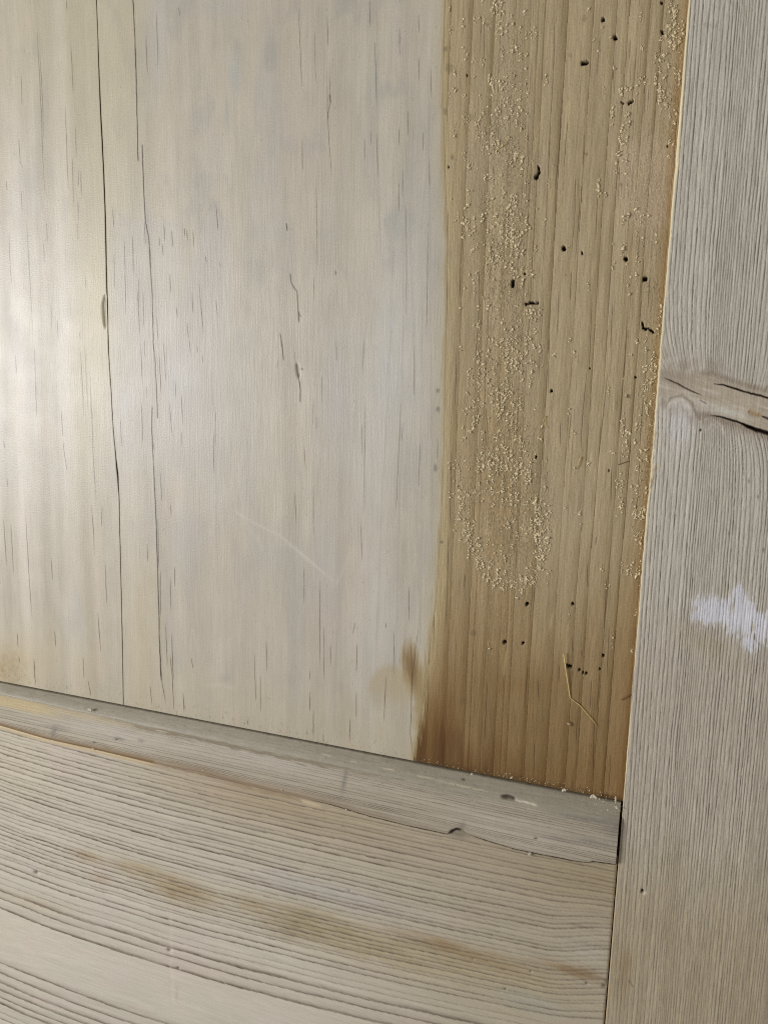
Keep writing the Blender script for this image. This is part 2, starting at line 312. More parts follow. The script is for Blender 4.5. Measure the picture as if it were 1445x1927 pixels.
HOLES = [  # round flight holes and bent galleries of woodworm
 (4.0, [(1134, 37)]), (5.0, [(1157, 71)]), (4.2, [(1096, 119), (1103, 117)]), (2.6, [(1183, 194), (1190, 190)]), (1.8, [(1168, 193), (1173, 195)]), (2.6, [(1244, 5)]), (2.4, [(1244, 58), (1246, 63)]),
 (2.6, [(1013, 314), (1014, 324), (1009, 333)]), (4.2, [(1008, 334)]), (5.0, [(1060, 468)]), (4.6, [(1177, 487)]), (5.0, [(1213, 525)]), (3.4, [(965, 530), (964, 538)]), (2.2, [(988, 573), (998, 570), (1011, 571)]),
 (2.3, [(1208, 607), (1210, 618), (1220, 619), (1228, 625)]), (2.6, [(1037, 736)]), (2.2, [(1195, 710)]), (3.4, [(991, 1137)]), (3.2, [(1077, 1137)]), (3.8, [(949, 1209)]), (2.6, [(984, 1210)]),
 (3.0, [(1067, 1253), (1073, 1255)]), (2.2, [(1089, 1261)]), (2.6, [(1102, 1268)]), (1.8, [(1096, 1266)]), (2.8, [(1134, 1234)]), (2.2, [(1128, 1259)]), (2.0, [(1145, 885)]), (1.7, [(1109, 693)]), (1.8, [(987, 515)]),
 (1.8, [(1095, 475), (1096, 478)]), (1.8, [(1008, 860)]), (1.6, [(826, 180)]), (1.6, [(843, 315)]), (1.8, [(1255, 276)]), (1.6, [(878, 142)])]
SPOTS = [(838, 92, 4, 6, .35), (845, 128, 8, 9, .3), (838, 210, 4, 7, .3), (851, 296, 3, 5, .4), (886, 220, 7, 8, .22), (1099, 35, 5, 7, .25), (824, 735, 4, 5, .42), (824, 770, 4, 5, .45), (819, 880, 3.5, 8, .42), (831, 1020, 3, 3, .5), (1182, 746, 5, 4, .6),
         (891, 1192, 6, 6, .35), (873, 1320, 6, 6, .3), (1103, 290, 3, 4, .4), (1012, 602, 6, 6, .1), (1168, 347, 3, 4, .4), (990, 66, 3, 5, .3), (917, 46, 3, 3, .4), (1072, 105, 4, 5, .2)]

# ------------------------------------------------------------------ panel boards
def panel_height_and_colour(X, Y, kind):
    u, v = proj(X, Y, np.zeros_like(X))
    w = u + 2.2 * fbm(X / 9, Y / 26, 3, 2)
    Z = .035 * fbm(X / 22, Y / 120, 5, 2) + .012 * fbm(X / .35, Y / 14, 8, 2)
    col = np.zeros(X.shape + (3,)); col[:] = (176, 168, 152)
    if kind != 'tan':
        # soft growth bands
        pos = ring_pos(-420, 80, 9.0, .45, 21)
        k, t, r, _, _ = rings(X + 1.8 * fbm(X / 30, Y / 90, 11, 2) + .012 * Y, pos, 3)
        band = (r - .5) * sm(0, .3, t) * sm(1.0, .75, t)
        col += (band * 8 + 5 * fbm(X / 2.5, Y / 70, 13, 3) + 4 * fbm(X / .8, Y / 16, 14, 2) + 5 * fbm(X / 9, Y / 22, 180, 4))[..., None]
        warm = sm(.05, .6, fbm(X / 16, Y / 60, 15, 3)); cool = sm(.05, .6, fbm(X / 14, Y / 45, 35, 3))
        col = mix(col, (182, 169, 151), warm * .42); col = mix(col, (165, 161, 152), cool * .45)
        col += (4 * fbm(X / 6, Y / 10, 18, 3))[..., None]
        col = mix(col, (152, 150, 142), .45 * sm(.15, .6, fbm(X / 11, Y / 17, 190, 4)) * sm(1100, 300, v)); col += (5 * np.abs(fbm(X / 3.2, Y / 9, 191, 3)) - 2)[..., None]
        # leftmost broad stripes
        st = np.zeros(u.shape)
        for x0, x1, wd, s in ((30, 52, 12, 1), (5, 20, 9, -.6), (70, 95, 10, -.7), (112, 140, 13, 1), (60, 78, 7, .5), (132, 176, 10, -.9), (90, 118, 7, -.5), (120, 196, 12, .3), (8, 60, 9, .6), (150, 170, 9, -.3), (-20, 5, 12, .8)):
            line = x0 + (x1 - x0) * (np.clip(v, 0, 3000) / 1280.) ** 1.25 + 5 * fbm(v / 300., v * 0, 51 + int(x0), 2)
            st += s * np.exp(-((u - line) / wd) ** 2)
        col += (st * (9 + 3 * fbm(X / 8, Y / 30, 19, 2)))[..., None] * np.array([1, 1, 1.15])
        yel = blob(u, v, 205, 120, 75, 380) + .8 * blob(u, v, 185, 600, 38, 230) + .8 * blob(u, v, 80, 0, 110, 230) + .6 * blob(u, v, 160, 800, 30, 180)
        col = mix(col, (178, 169, 137), np.clip(yel, 0, 1) * .45)
        col = mix(col, (184, 172, 138), .4 * blob(u, v, 270, 1200, 32, 140) + .4 * blob(u, v, 180, 560, 22, 90) + .35 * blob(u, v, 60, 1240, 110, 60))
        # grey cathedral figures
        e1 = 380 + 40 * np.abs((u - 405) / 22.) ** 1.3 + 26 * fbm(u / 24, v * 0, 61, 3)
        g1 = sm(0, 26, v - e1) * sm(930, 860, v + 12 * fbm(u / 9, v / 300, 62, 3)) * sm(300, 360, u) * sm(440, 418, u)
        g2 = sm(400, 425, v + 8 * fbm(u / 12, v / 90, 63, 3)) * sm(930, 840, v) * sm(198, 225, u) * sm(360, 320, u)
        col = mix(col, (168, 164, 160), .42 * g1 + .3 * g2)
        edge = np.exp(-((v - e1 - 3) / 5.) ** 2) * sm(360, 380, u) * sm(424, 416, u)
        col = mix(col, (140, 140, 138), .22 * edge)
        seg_e = seg_mask(u + 2 * fbm(u / 20, v / 20, 5, 2), v, Z1((640, 1160), (690, 1230), (735, 1300)), 3) + seg_mask(u, v + 3 * fbm(u / 15, v / 15, 5, 2), Z1((870, 1230), (910, 1215), (930, 1260), (1030, 1285)), 3) \
              + seg_mask(u, v, Z1((1095, 1220), (1140, 1160), (1200, 1130), (1230, 1160), (1255, 1250), (1250, 1400)), 3)
        col = mix(col, (150, 146, 140), .20 * seg_e)
        col = mix(col, (150, 148, 146), .6 * blob(u, v, 279, 415, 6, 26))
        for cx, cy, rx, ry, a, cc in ((442, 140, 13, 36, .5, (155, 162, 158)), (428, 215, 5, 30, .45, (145, 152, 148)), (412, 15, 60, 18, .35, (160, 156, 154)), (300, 60, 22, 90, .3, (170, 166, 168)), (232, 760, 14, 40, .4, (174, 172, 170)),
                                      (236, 835, 12, 26, .3, (160, 156, 156)), (635, 750, 34, 120, .42, (168, 166, 168)), (560, 240, 50, 120, .25, (176, 166, 158)), (430, 1180, 90, 90, .35, (178, 168, 156)), (610, 1180, 22, 100, .35, (176, 162, 154)),
                                      (700, 1190, 60, 110, .3, (190, 185, 178)), (620, 440, 14, 60, .3, (168, 166, 160)), (355, 1010, 36, 60, .3, (168, 160, 158)), (424, 1276, 14, 8, .35, (150, 146, 138)), (704, 130, 9, 60, .3, (174, 176, 166)), (345, 720, 40, 80, .3, (174, 171, 168)),
                                      (704, 860, 46, 130, .35, (193, 190, 186)), (735, 700, 60, 160, .35, (193, 193, 192)), (760, 560, 40, 200, .35, (196, 194, 188)), (700, 1080, 45, 130, .25, (192, 188, 182)), (610, 1060, 26, 90, .3, (176, 172, 174))):
            col = mix(col, cc, a * blob(u, v, cx, cy, rx, ry))
        # long faint dark growth lines on the right of the middle board
        for x0, x1, y0, y1, a in ((708, 715, 0, 520, .30), (765, 790, 80, 1200, .16), (806, 815, 120, 1150, .28), (745, 700, 380, 1400, .18), (640, 628, 1050, 1400, .2), (766, 742, 250, 1350, .22), (712, 650, 420, 950, .10), (395, 413, 380, 1200, .18), (690, 706, 20, 380, .12), (795, 790, 560, 1420, .24), (528, 440, 100, 1100, .08)):
            ln = x0 + (x1 - x0) * (v - y0) / (y1 - y0) + 2.5 * fbm(v / 70., v * 0, int(x0), 3)
            col = mix(col, (142, 138, 130), a * np.exp(-((u - ln) / 2.0) ** 2) * sm(y0 - 20, y0 + 30, v) * sm(y1 + 20, y1 - 60, v) * (1 + .6 * fbm(X, Y / 12, int(x1), 2)))
        # pale scratches and arcs
        sc = seg_mask(u, v, [(430, 955), (480, 985), (530, 1010), (575, 1048), (620, 1088)], 2.6) + .5 * seg_mask(u, v, Z7((380, 1120), (560, 1260), (720, 1390)), 3) + .7 * seg_mask(u, v, [(382, 1291), (410, 1289), (445, 1296)], 4) + .4 * seg_mask(u, v, [(440, 950), (500, 1040)], 6)
        sc += .7 * seg_mask(u, v, Z6((1086, 1620), (1078, 1720), (1072, 1790)), 1.4) + .6 * seg_mask(u, v, Z6((1090, 1620), (1115, 1740), (1128, 1800)), 1.4) + .4 * seg_mask(u, v, Z6((1250, 1420), (1225, 1560), (1205, 1700)), 1.6)
        sc += .5 * seg_mask(u, v, Z2((758, 1140), (745, 1270)), 1.5) + .5 * seg_mask(u, v, Z2((790, 800), (760, 1000)), 2) + .5 * seg_mask(u, v, Z7((700, 1390), (780, 1200)), 4)
        col = mix(col, (200, 194, 180), .32 * sc)
        Z -= .05 * seg_mask(u, v, Z6((1086, 1620), (1078, 1720), (1072, 1790)), 1.4)
        # chip hollows
        for pts, ww in ((Z7((476, 130), (484, 170), (488, 215)), 3.2), (Z1((600, 1665), (590, 1720), (598, 1860)), 3.5)):
            m = seg_mask(u, v, pts, ww); col = mix(col, (120, 112, 88), .75 * m); Z -= .5 * m
        # yellowing towards the tan board and the rail
        sx = np.interp(v, [p[1] for p in seamC], [p[0] for p in seamC])
        toe = sx - u
        col = mix(col, (174, 162, 132), .5 * sm(30 + 8 * fbm(X / 3, Y / 15, 72, 2), 2, toe))
        col = mix(col, (158, 140, 104), .85 * sm(9, 0, toe + 9 * fbm(X / .5, Y / 9, 73, 3)))
        Dd = v - (1283 + .1937 * u)
        col = mix(col, (172, 160, 132), .45 * sm(-130, -20, Dd + 40 * fbm(X / 7, Y / 25, 74, 3)) * (.65 + .5 * fbm(X / 3, Y / 20, 75, 2)))
        col = mix(col, (150, 126, 84), .45 * blob(u, v, 0, 1260, 50, 40) * (1 + fbm(X / 2, Y / 2, 76, 3)))
        # damp brown marks
        n = 7 * fbm(X / 1.6, Y / 5, 77, 3)
        fn = fbm(X / .35, Y / 9, 181, 3)
        el = np.hypot((u - 775 - .10 * (v - 1260) + n * .6) / 20, (v - 1262) / 58) + .28 * fn
        col = mix(col, (140, 116, 76), .62 * sm(1.15, .7, el) * sm(1425, 1330, v)); col = mix(col, (112, 84, 46), .6 * sm(.85, .3, el))
        col = mix(col, (164, 146, 110), .48 * sm(1.15, .8, np.hypot((u - 735 + n) / 42, (v - 1300) / 50)) * sm(1360, 1290, v))
        col = mix(col, (146, 124, 84), .6 * sm(1.1, .6, .2 * fn + np.hypot((u - 800 + n) / 24, (v - 1330) / 90)))
        # grime where board meets moulding
        spk = sm(.42, .75, fbm(X / .55, Y / .55, 79, 2)) * sm(-46, -4, Dd + 10 * fbm(X / 5, Y / 5, 80, 2))
        col = mix(col, (96, 84, 62), .55 * spk)
        fine = sm(.70, .86, fbm(X / .45, Y / .6, 81, 2)); col = mix(col, (120, 112, 100), .5 * fine)
    else:
        col[:] = (159, 142, 110)
        lean = X + .5 * fbm(X / 12, Y / 70, 91, 2)
        pos = ring_pos(-130, 60, 5.8, .6, 9)
        k, t, r, d0, d1 = rings(lean, pos, 12)
        rb = (r * 7.31) % 1; tone = 5 + (r - .5) * 9 * sm(0, .06, t) - 23 * sm(.45, 1, t) ** 1.5 * (.3 + .9 * rb)
        col += (tone + 8 * fbm(X / 1.6, Y / 50, 92, 3) + 5 * fbm(X / .5, Y / 12, 93, 2))[..., None] * np.array([1, 1.02, 1.1])
        ln = np.exp(-(d1 / .15) ** 2) * sm(-.85, .0, fbm(X / 3, Y / 16, 94, 2)) * (.5 + .7 * ((r * 3.7) % 1))
        col = mix(col, (84, 60, 30), .92 * ln); Z -= .10 * ln
        pos2 = ring_pos(-130, 60, 2.3, .7, 29); k2, t2, r2, _, d2 = rings(lean + .2 * fbm(X / 5, Y / 20, 95, 2), pos2, 14)
        l2 = np.exp(-(d2 / .11) ** 2) * sm(-.25, .5, fbm(X / 2, Y / 9, 96, 2) + (r2 - .5)); col = mix(col, (98, 74, 40), .55 * l2); Z -= .05 * l2
        col += (4 * fbm(X / 5, Y / 8, 97, 3))[..., None]
        sx = np.interp(v, [p[1] for p in seamC], [p[0] for p in seamC])
        # greyer, paler toward top and middle; warmer low down and beside the upright
        gry = sm(.0, .7, fbm(X / 12, Y / 30, 98, 3)); col = mix(col, (156, 142, 117), .4 * gry)
        edge = 1297 - .0815 * v
        col = mix(col, (146, 114, 72), .55 * sm(24, 0, edge - u + 7 * fbm(X / 2, Y / 14, 99, 2)))
        col = mix(col, (140, 108, 60), .30 * blob(u, v, 930, 930, 60, 300))
        rs0 = ((r * 5.13) % 1 - .5); low = sm(960, 1420, v + 50 * fbm(X / 4, Y / 25, 100, 3) + 90 * rs0)
        col = mix(col, (124, 98, 60), .82 * low)
        rs = ((r * 5.13) % 1 - .5); r2s = (r2 * 3.3) % 1 - .5; n = 9 * fbm(X / 1.5, Y / 6, 101, 3) + 60 * rs + 26 * r2s
        top = np.interp(u, [760, 780, 800, 812, 830, 860, 872, 900, 930, 960, 1010], [1345, 1345, 1352, 1335, 1328, 1335, 1400, 1405, 1365, 1400, 1440])
        st = sm(-25, 60, v - top + n * .6) * sm(1060, 900, u) * (.75 + .5 * r2s)
        col = mix(col, (92, 60, 26), .80 * st); col = mix(col, (84, 54, 20), .55 * sm(782, 790, u) * sm(885, 830, u + 20 * rs) * sm(1335, 1400, v + n))
        col = mix(col, (116, 86, 48), .5 * sm(1385, 1480, v + n) * sm(850, 950, u))
        col += ((rs0 * 16 - 14 * sm(.5, 1, t)) * low)[..., None]; col = mix(col, (70, 46, 20), .8 * ln * low + .5 * l2 * low); col = mix(col, (110, 78, 38), .55 * blob(u, v, 838, 1330, 26, 60)); col = mix(col, (104, 74, 34), .4 * sm(22, 3, np.abs(u - 812)) * sm(1290, 1340, v))
        col = mix(col, (120, 92, 52), .4 * blob(u, v, 985, 1290, 70, 22))
        col = mix(col, (178, 160, 122), .35 * sm(.2, .8, fbm(X / 3, Y / 30, 110, 2)) * sm(1150, 500, v))
        # pinkish scuffed patch by the upright
        pk = sm(.15, .75, blob(u, v, 1212, 330, 52, 75) + blob(u, v, 1225, 300, 40, 26) + .8 * blob(u, v, 1222, 400, 32, 50) + .35 * fbm(X / 1.2, Y / 1.6, 111, 3))
        gr = vnoise(X / .32, Y / .32, 112) * .6 + vnoise(X / .18, Y / .5, 113) * .4
        col = mix(col, (190, 166, 146), pk * (.08 + .5 * sm(.4, .7, gr))); Z += pk * .14 * gr
        # seam with the white board: pale then brown
        col = mix(col, (168, 154, 122), .8 * sm(10, -2, u - sx + 9 * fbm(X / .5, Y / 8, 192, 3))); col = mix(col, (176, 160, 120), .62 * sm(14 + 20 * sm(850, 1200, v), 0, u - sx + 4 * fbm(X / 2, Y / 12, 171, 2)) * sm(1350, 1200, v))
        col = mix(col, (150, 126, 86), .2 * np.exp(-((u - sx - 22) / 14) ** 2))
        spk = sm(.55, .8, fbm(X / .5, Y / .6, 114, 2)) * (.35 + .65 * sm(1300, 1420, v)); col = mix(col, (92, 66, 34), .55 * spk)
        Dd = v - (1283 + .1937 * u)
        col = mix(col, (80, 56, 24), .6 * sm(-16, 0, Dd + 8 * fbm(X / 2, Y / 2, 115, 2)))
        Z += .05 * fbm(X / .7, Y / 3, 116, 2)
        for ys, xa, xb in ((80, 800, 980), (240, 820, 900)): pass
        for pts, ww in ((T3((345, 490), (335, 560), (330, 620)), 2.5), (T3((535, 340), (525, 420)), 2.5), (T2((665, 420), (670, 520)), 2.5), (T3((600, 380), (590, 560)), 3), (T1((600, 420), (590, 600)), 5)):
            col = mix(col, (186, 168, 128), .4 * seg_mask(u, v, pts, ww))
    if kind == 'tan':
        dens = blob(u, v, 950, 480, 55, 420) + blob(u, v, 955, 950, 75, 160) + .8 * blob(u, v, 1225, 800, 30, 420) + .8 * blob(u, v, 1262, 100, 22, 160)
        fz = sm(.12, .6, fbm(X / .42, Y / .95, 172, 2) + .45 * fbm(X / 3, Y / 5, 173, 2)) * np.clip(dens, 0, 1)
        Z += .12 * fz; col = mix(col, (178, 162, 128), .35 * fz); panel_height_and_colour.flake = np.clip(dens * (.55 + .7 * fbm(X / 3, Y / 6, 174, 2)), 0, 1)
    for cx, cy, rx, ry, a in SPOTS:
        nn = .35 * fbm(X / .6, Y / .6, 130, 2)
        m = sm(1.3, .6, np.hypot((u - cx) / rx, (v - cy) / ry) + nn); col = mix(col, (84, 80, 74) if u.max() < 900 or cx < 835 else (88, 74, 52), a * m)
    wob = .55 * fbm(v / 16., u / 60., 140, 3); brk = .8 + .5 * fbm(X / 1.2, Y / 2.2, 141, 3)
    M = np.zeros(u.shape)
    for ww, d, p in (CT if kind == 'tan' else CH + CT[10:14]):
        m = np.zeros(u.shape); seg_mask(u + wob, v, p, max(.56, ww * .60), out=m, taper=ww < 1.3); M = np.maximum(M, m * d * (1.12 if ww > 1.25 else .90))
        if ww > .85:                                       # raised pale lip on one side
            m2 = np.zeros(u.shape); seg_mask(u + wob - 2.4, v, p, ww, out=m2); Z += .012 * m2
    M = M * np.clip(brk, .35, 1); col = mix(col, (44, 29, 17), np.clip(1.3 * M, 0, .98)); Z -= .05 * M
    if kind == 'tan':
        Hm = np.zeros(u.shape)
        for rr, p in HOLES:
            jit = 1.2 * fbm(u / 3.5, v / 3.5, 150, 2)
            q = p if len(p) > 1 else [p[0], (p[0][0] + .5, p[0][1])]
            m = np.zeros(u.shape); seg_mask(u + jit, v - jit, q, rr * .84, taper=False, out=m, soft=6); Hm = np.maximum(Hm, m)
        col = mix(col, (22, 12, 10), sm(.15, .6, Hm)); Z -= 2.6 * Hm
    # the groove against the moulding
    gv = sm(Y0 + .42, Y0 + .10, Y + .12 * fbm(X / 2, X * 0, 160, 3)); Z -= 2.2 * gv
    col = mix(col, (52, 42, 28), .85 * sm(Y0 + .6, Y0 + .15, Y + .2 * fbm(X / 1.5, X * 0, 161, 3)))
    return Z, col

def board(name, left, right, cols_s, kind, mat, label, tongue=None, yrow=yrow):
    n = len(yrow); L = left(yrow)[:, None]; Rr = right(yrow)[:, None]
    X = L + (Rr - L) * cols_s[None, :]; Y = np.repeat(yrow[:, None], len(cols_s), 1)
    Z, col = panel_height_and_colour(X, Y, kind)
    # slightly worn arris along both long edges
    eL, eR = np.abs(X - L), np.abs(Rr - X); e_a = eR if tongue is not None else eL
    for e in (eL, eR):
        k_ = 1. if (kind == 'white' and e is e_a) else .18
        k_ = k_ * (1 + .8 * fbm(Y / 7, X / 60, 170, 3)) if k_ < 1 else k_
        Z -= .10 * k_ * np.exp(-(e / .2) ** 2); col = mix(col, (84, 62, 38), .45 * k_ * np.exp(-(e / .10) ** 2))
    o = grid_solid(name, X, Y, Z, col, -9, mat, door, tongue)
    if kind == 'tan':
        fl = np.zeros(len(o.data.vertices), np.float32); fk = panel_height_and_colour.flake.ravel(); fl[:len(fk)] = fk
        o.data.attributes.new("flaking", 'FLOAT', 'POINT').data.foreach_set("value", fl)
    o["label"] = label
    return o
def gapA(y):                                               # half width of the open joint
    v = proj(curveX(seamA, y), y, np.zeros_like(y))[1]
    return .17 + .05 * fbm(y / 9, y * 0, 201, 2) + .22 * np.exp(-((v - 893) / 28) ** 2) + .12 * sm(620, 600, v) * sm(60, 200, v) - .06 * sm(650, 700, v) * sm(860, 840, v)
wig = lambda y: .12 * fbm(y / 4, y * 0, 202, 3)
XA = lambda y: curveX(seamA, y) + wig(y)
XC = lambda y: curveX(seamC, y) + .10 * fbm(y / 5, y * 0, 203, 3)
xl_in = float(unproj(-40, 900)[0]); xl_out = xl_in - 130
def s_cols(xa, xb, n, out_n=0, xo=None):
    return np.linspace(0, 1, n)
sA = np.concatenate([np.linspace(0, .62, 22), np.linspace(.625, 1, 330)])
xa_mid = float(XA(np.array([0.]))[0])
span = 0.375
XLo = lambda y: np.full_like(y, xa_mid - (xa_mid - xl_in) / span)
b1 = board("board", XLo, lambda y: XA(y) - gapA(y), sA, 'white', M_white, "pale yellowish striped board left of the long open crack",
           tongue=(xa_mid - 6, xa_mid + 5, Y0 - 3, YT + 150, -6, -3.2))
b2 = board("board", lambda y: XA(y) + gapA(y), lambda y: XC(y) - .03, np.linspace(0, 1, 900), 'white', M_white, "wide pale grey board with many short drying checks",
           tongue=None)
XS0 = float(unproj(1172, 1510, 4.5)[0])                    # inner edge of the upright
XS = XS0
b3 = board("board", lambda y: XC(y) + .03, lambda y: np.full_like(y, XS + 4), np.linspace(0, 1, 560), 'tan', M_tan, "tan brown board with worm holes, sawdust and dark damp foot",
           tongue=None, yrow=rows_every(2.3))

# ------------------------------------------------------------------ moulding
ZR = 4.5
lowpts = [(-120, 1340), (0, 1366), (86, 1391), (173, 1410), (287, 1437), (381, 1455), (469, 1480), (545, 1497), (625, 1515), (694, 1536), (763, 1553), (842, 1570), (848, 1563), (858, 1559), (868, 1562), (880, 1571), (900, 1577), (934, 1588), (968, 1598),
          (996, 1604), (1037, 1612), (1083, 1621), (1110, 1624), (1114, 1621), (1135, 1624), (1155, 1627), (1165, 1625), (1200, 1634)]
lp = np.array(lowpts, float); zl_ = ZR + .4 + 1.5 * sm(450, 1050, lp[:, 0])
LX = np.zeros(len(lp)); LY = np.zeros(len(lp))
for i_ in range(len(lp)): LX[i_], LY[i_] = unproj(lp[i_, 0], lp[i_, 1], zl_[i_])
xm = np.concatenate([np.linspace(xl_out - 60, xl_in - 2, 16), xcols(-40, 1180, 2.2, 1450, ZR)]); xm = xm[xm < XS - 1.1]
xm = np.append(xm, XS - .95)
ylow = np.interp(xm, LX, LY) + .10 * fbm(xm / 2.5, xm * 0, 301, 3)
ylow[xm < LX[0]] = LY[0]
ytop = float(unproj(0, 1307, 4.9)[1])
um = proj(xm, np.full_like(xm, ytop), np.full_like(xm, 4.9))[0]
ztop = 4.95 + 1.5 * sm(450, 1050, um) + .05 * fbm(xm / 15, xm * 0, 302, 2)
bev = 1.0 + 1.4 * sm(50, 420, um) - .1 + .5 * fbm(xm / 14, xm * 0, 303, 3)
# cross section from the foot of the wall to the lower lip
prow = []
for t in np.linspace(0, 1, 10): prow.append(('wall', t))
for t in np.linspace(0.04, 1, 34): prow.append(('bevel', t))
for t in np.linspace(0.01, 1, 115): prow.append(('top', t))
XX = np.repeat(xm[None, :], len(prow), 0); YY = np.zeros_like(XX); ZZ = np.zeros_like(XX)
yb = Y0 - .15 + .10 * fbm(xm / 3, xm * 0, 304, 3)
for i, (k, t) in enumerate(prow):
    z1 = .7 + 0 * ztop
    y1 = yb - .12
    y2 = ytop - (bev - .9) * 1.2
    if k == 'wall': YY[i] = yb + (y1 - yb) * t; ZZ[i] = -2.5 + (z1 + 2.5) * t
    elif k == 'bevel':
        YY[i] = y1 + (y2 - y1) * t; ZZ[i] = z1 + (ztop - z1) * (1 - (1 - t) ** 1.45)
    else:
        YY[i] = y2 + (ylow - y2) * t; ZZ[i] = ztop - .45 * max(0, (t - .93) / .07) ** 2
U, V = proj(XX, YY, ZZ)
sec = np.array([{'wall': 0, 'bevel': 1, 'top': 2}[k] for k, t in prow])[:, None] + np.array([t for k, t in prow])[:, None] * .999 + 0 * XX
col = np.zeros(XX.shape + (3,)); col[:] = (160, 151, 134)
yy = YY + .25 * fbm(XX / 30, YY / 4, 311, 2) + .004 * XX
pos = ring_pos(yy.min() - 3, yy.max() + 3, 1.45, .55, 31); k, t, r, d0, d1 = rings(yy, pos, 32)
lnm = np.exp(-(d1 / .34) ** 2) * (.45 + .75 * r) * (.7 + .5 * fbm(XX / 12, YY / 1, 312, 2)) * (sec > 2)
col += (6 * fbm(XX / 30, YY / 2, 313, 3) + 9 * (r - .5) + 5 * fbm(XX / 5, YY / .5, 323, 2))[..., None]
col = mix(col, (104, 90, 74), .95 * lnm); ZZ += .05 * lnm * (sec > 2.02)
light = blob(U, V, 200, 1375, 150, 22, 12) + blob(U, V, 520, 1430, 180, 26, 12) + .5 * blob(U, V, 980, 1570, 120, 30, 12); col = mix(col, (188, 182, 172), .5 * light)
ragged = .12 * fbm(XX / 6, YY / .8, 314, 3)
gz = sm(2.10, 1.98, sec + ragged + .25 * sm(500, 1100, U) * 0)
col = mix(col, (142, 136, 120), .8 * gz)
col += (gz * 7 * fbm(XX / 4, YY / .4, 315, 3))[..., None]
col = mix(col, (112, 96, 74), .55 * np.exp(-((sec + ragged - 2.05) / .05) ** 2) * sm(120, 300, U) * sm(800, 600, U))
edgep = np.exp(-((V - (1283 + .1937 * U) - 40) / 2.5) ** 2)
pale = seg_mask(U, V + 1.5 * fbm(XX / 3, YY, 316, 2), [(560, 1410), (700, 1440), (850, 1475), (945, 1496)], 2.0) * sm(-.3, .4, fbm(XX / 6, YY / 9, 317, 2) + .6 * sm(780, 900, U))
col = mix(col, (200, 188, 160), .6 * pale)
yl = sm(150, 60, U) * sm(2.02, 2.06, sec) * sm(2.42, 2.25, sec + .08 * fbm(XX / 6, YY, 318, 3)); yl = np.maximum(yl, .55 * sm(330, 100, U) * sm(2.0, 2.03, sec) * sm(2.25, 2.12, sec))
col = mix(col, (188, 168, 122), .65 * yl)
brn = sm(2.75, 2.98, sec) * blob(U, V, 420, 1460, 330, 60, 12); col = mix(col, (128, 106, 80), .65 * brn)
dk = seg_mask(U, V, [(0, 1364), (86, 1389), (173, 1408), (287, 1434)], 4, taper=False); col = mix(col, (112, 86, 54), .75 * dk)
for cx, cy, rx, ry, a in ((102, 1378, 5, 10, .5), (225, 1390, 10, 3, .5), (266, 1394, 7, 3, .4), (110, 1370, 20, 6, .25), (648, 1470, 4, 24, .45), (1115, 1585, 50, 10, .3), (1160, 1560, 18, 22, .35), (1090, 1540, 40, 5, .35), (1145, 1550, 40, 14, .25), (870, 1552, 6, 6, .4), (1050, 1580, 30, 4, .3)):
    col = mix(col, (98, 94, 88), a * blob(U, V, cx, cy, rx, ry, 12) * (1 + .5 * fbm(XX, YY, 319, 2)))
spk = sm(.5, .75, fbm(XX / .6, YY / .5, 320, 2)) * (sec < 2.2); col = mix(col, (92, 84, 70), .4 * spk)
# small pits
for x, y, rr in ((952, 1501, 3.5), (872, 1467, 2.2), (220, 1392, 1.6), (178, 1398, 1.6), (1008, 1578, 1.8), (863, 1562, 4)):
    m = np.exp(-(np.hypot((U - x) / 1.6, V - y) / rr) ** 2); col = mix(col, (62, 50, 40), .8 * m); ZZ -= .35 * m
pit = seg_mask(U, V, [(950, 1500), (985, 1510), (1010, 1516)], 5); ZZ -= .3 * pit; col = mix(col, (184, 174, 152), .6 * pit * np.clip(fbm(XX / .8, YY / .5, 324, 3) + .3, 0, 1))
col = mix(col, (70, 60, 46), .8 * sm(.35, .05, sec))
gouge = seg_mask(U + fbm(XX / .5, YY / .5, 330, 2) * 2, V, [(946, 1499), (956, 1499), (966, 1503)], 3.4, taper=False)
col = mix(col, (66, 54, 44), .85 * gouge); ZZ -= .6 * gouge
chip = seg_mask(U, V + 1.5 * fbm(XX / .6, YY / .6, 331, 2), [(966, 1506), (985, 1509), (1012, 1517)], 2.2)
col = mix(col, (204, 194, 172), .8 * chip); ZZ += .12 * chip
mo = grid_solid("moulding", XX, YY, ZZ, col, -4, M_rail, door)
mo["label"] = "narrow grey moulding strip with bevelled upper edge and ragged lower lip"

# ------------------------------------------------------------------ rail
xr = np.concatenate([np.linspace(xl_out - 100, float(unproj(-200, 1700, ZR)[0]), 12), xcols(-190, 1200, 3.6, 1700, ZR)]); xr = xr[xr < XS - .7]; xr = np.append(xr, XS - .42)
vr = np.arange(1370, 2235, 1.3); yr = unproj(np.full(vr.shape, 722.), vr, ZR)[1]
yr = yr[yr < LY.max() + 2]
yr = np.concatenate([yr, np.linspace(yr.min() - 2, yr.min() - 110, 14)])
X = np.repeat(xr[None, :], len(yr), 0); Y = np.repeat(yr[:, None], len(xr), 1)
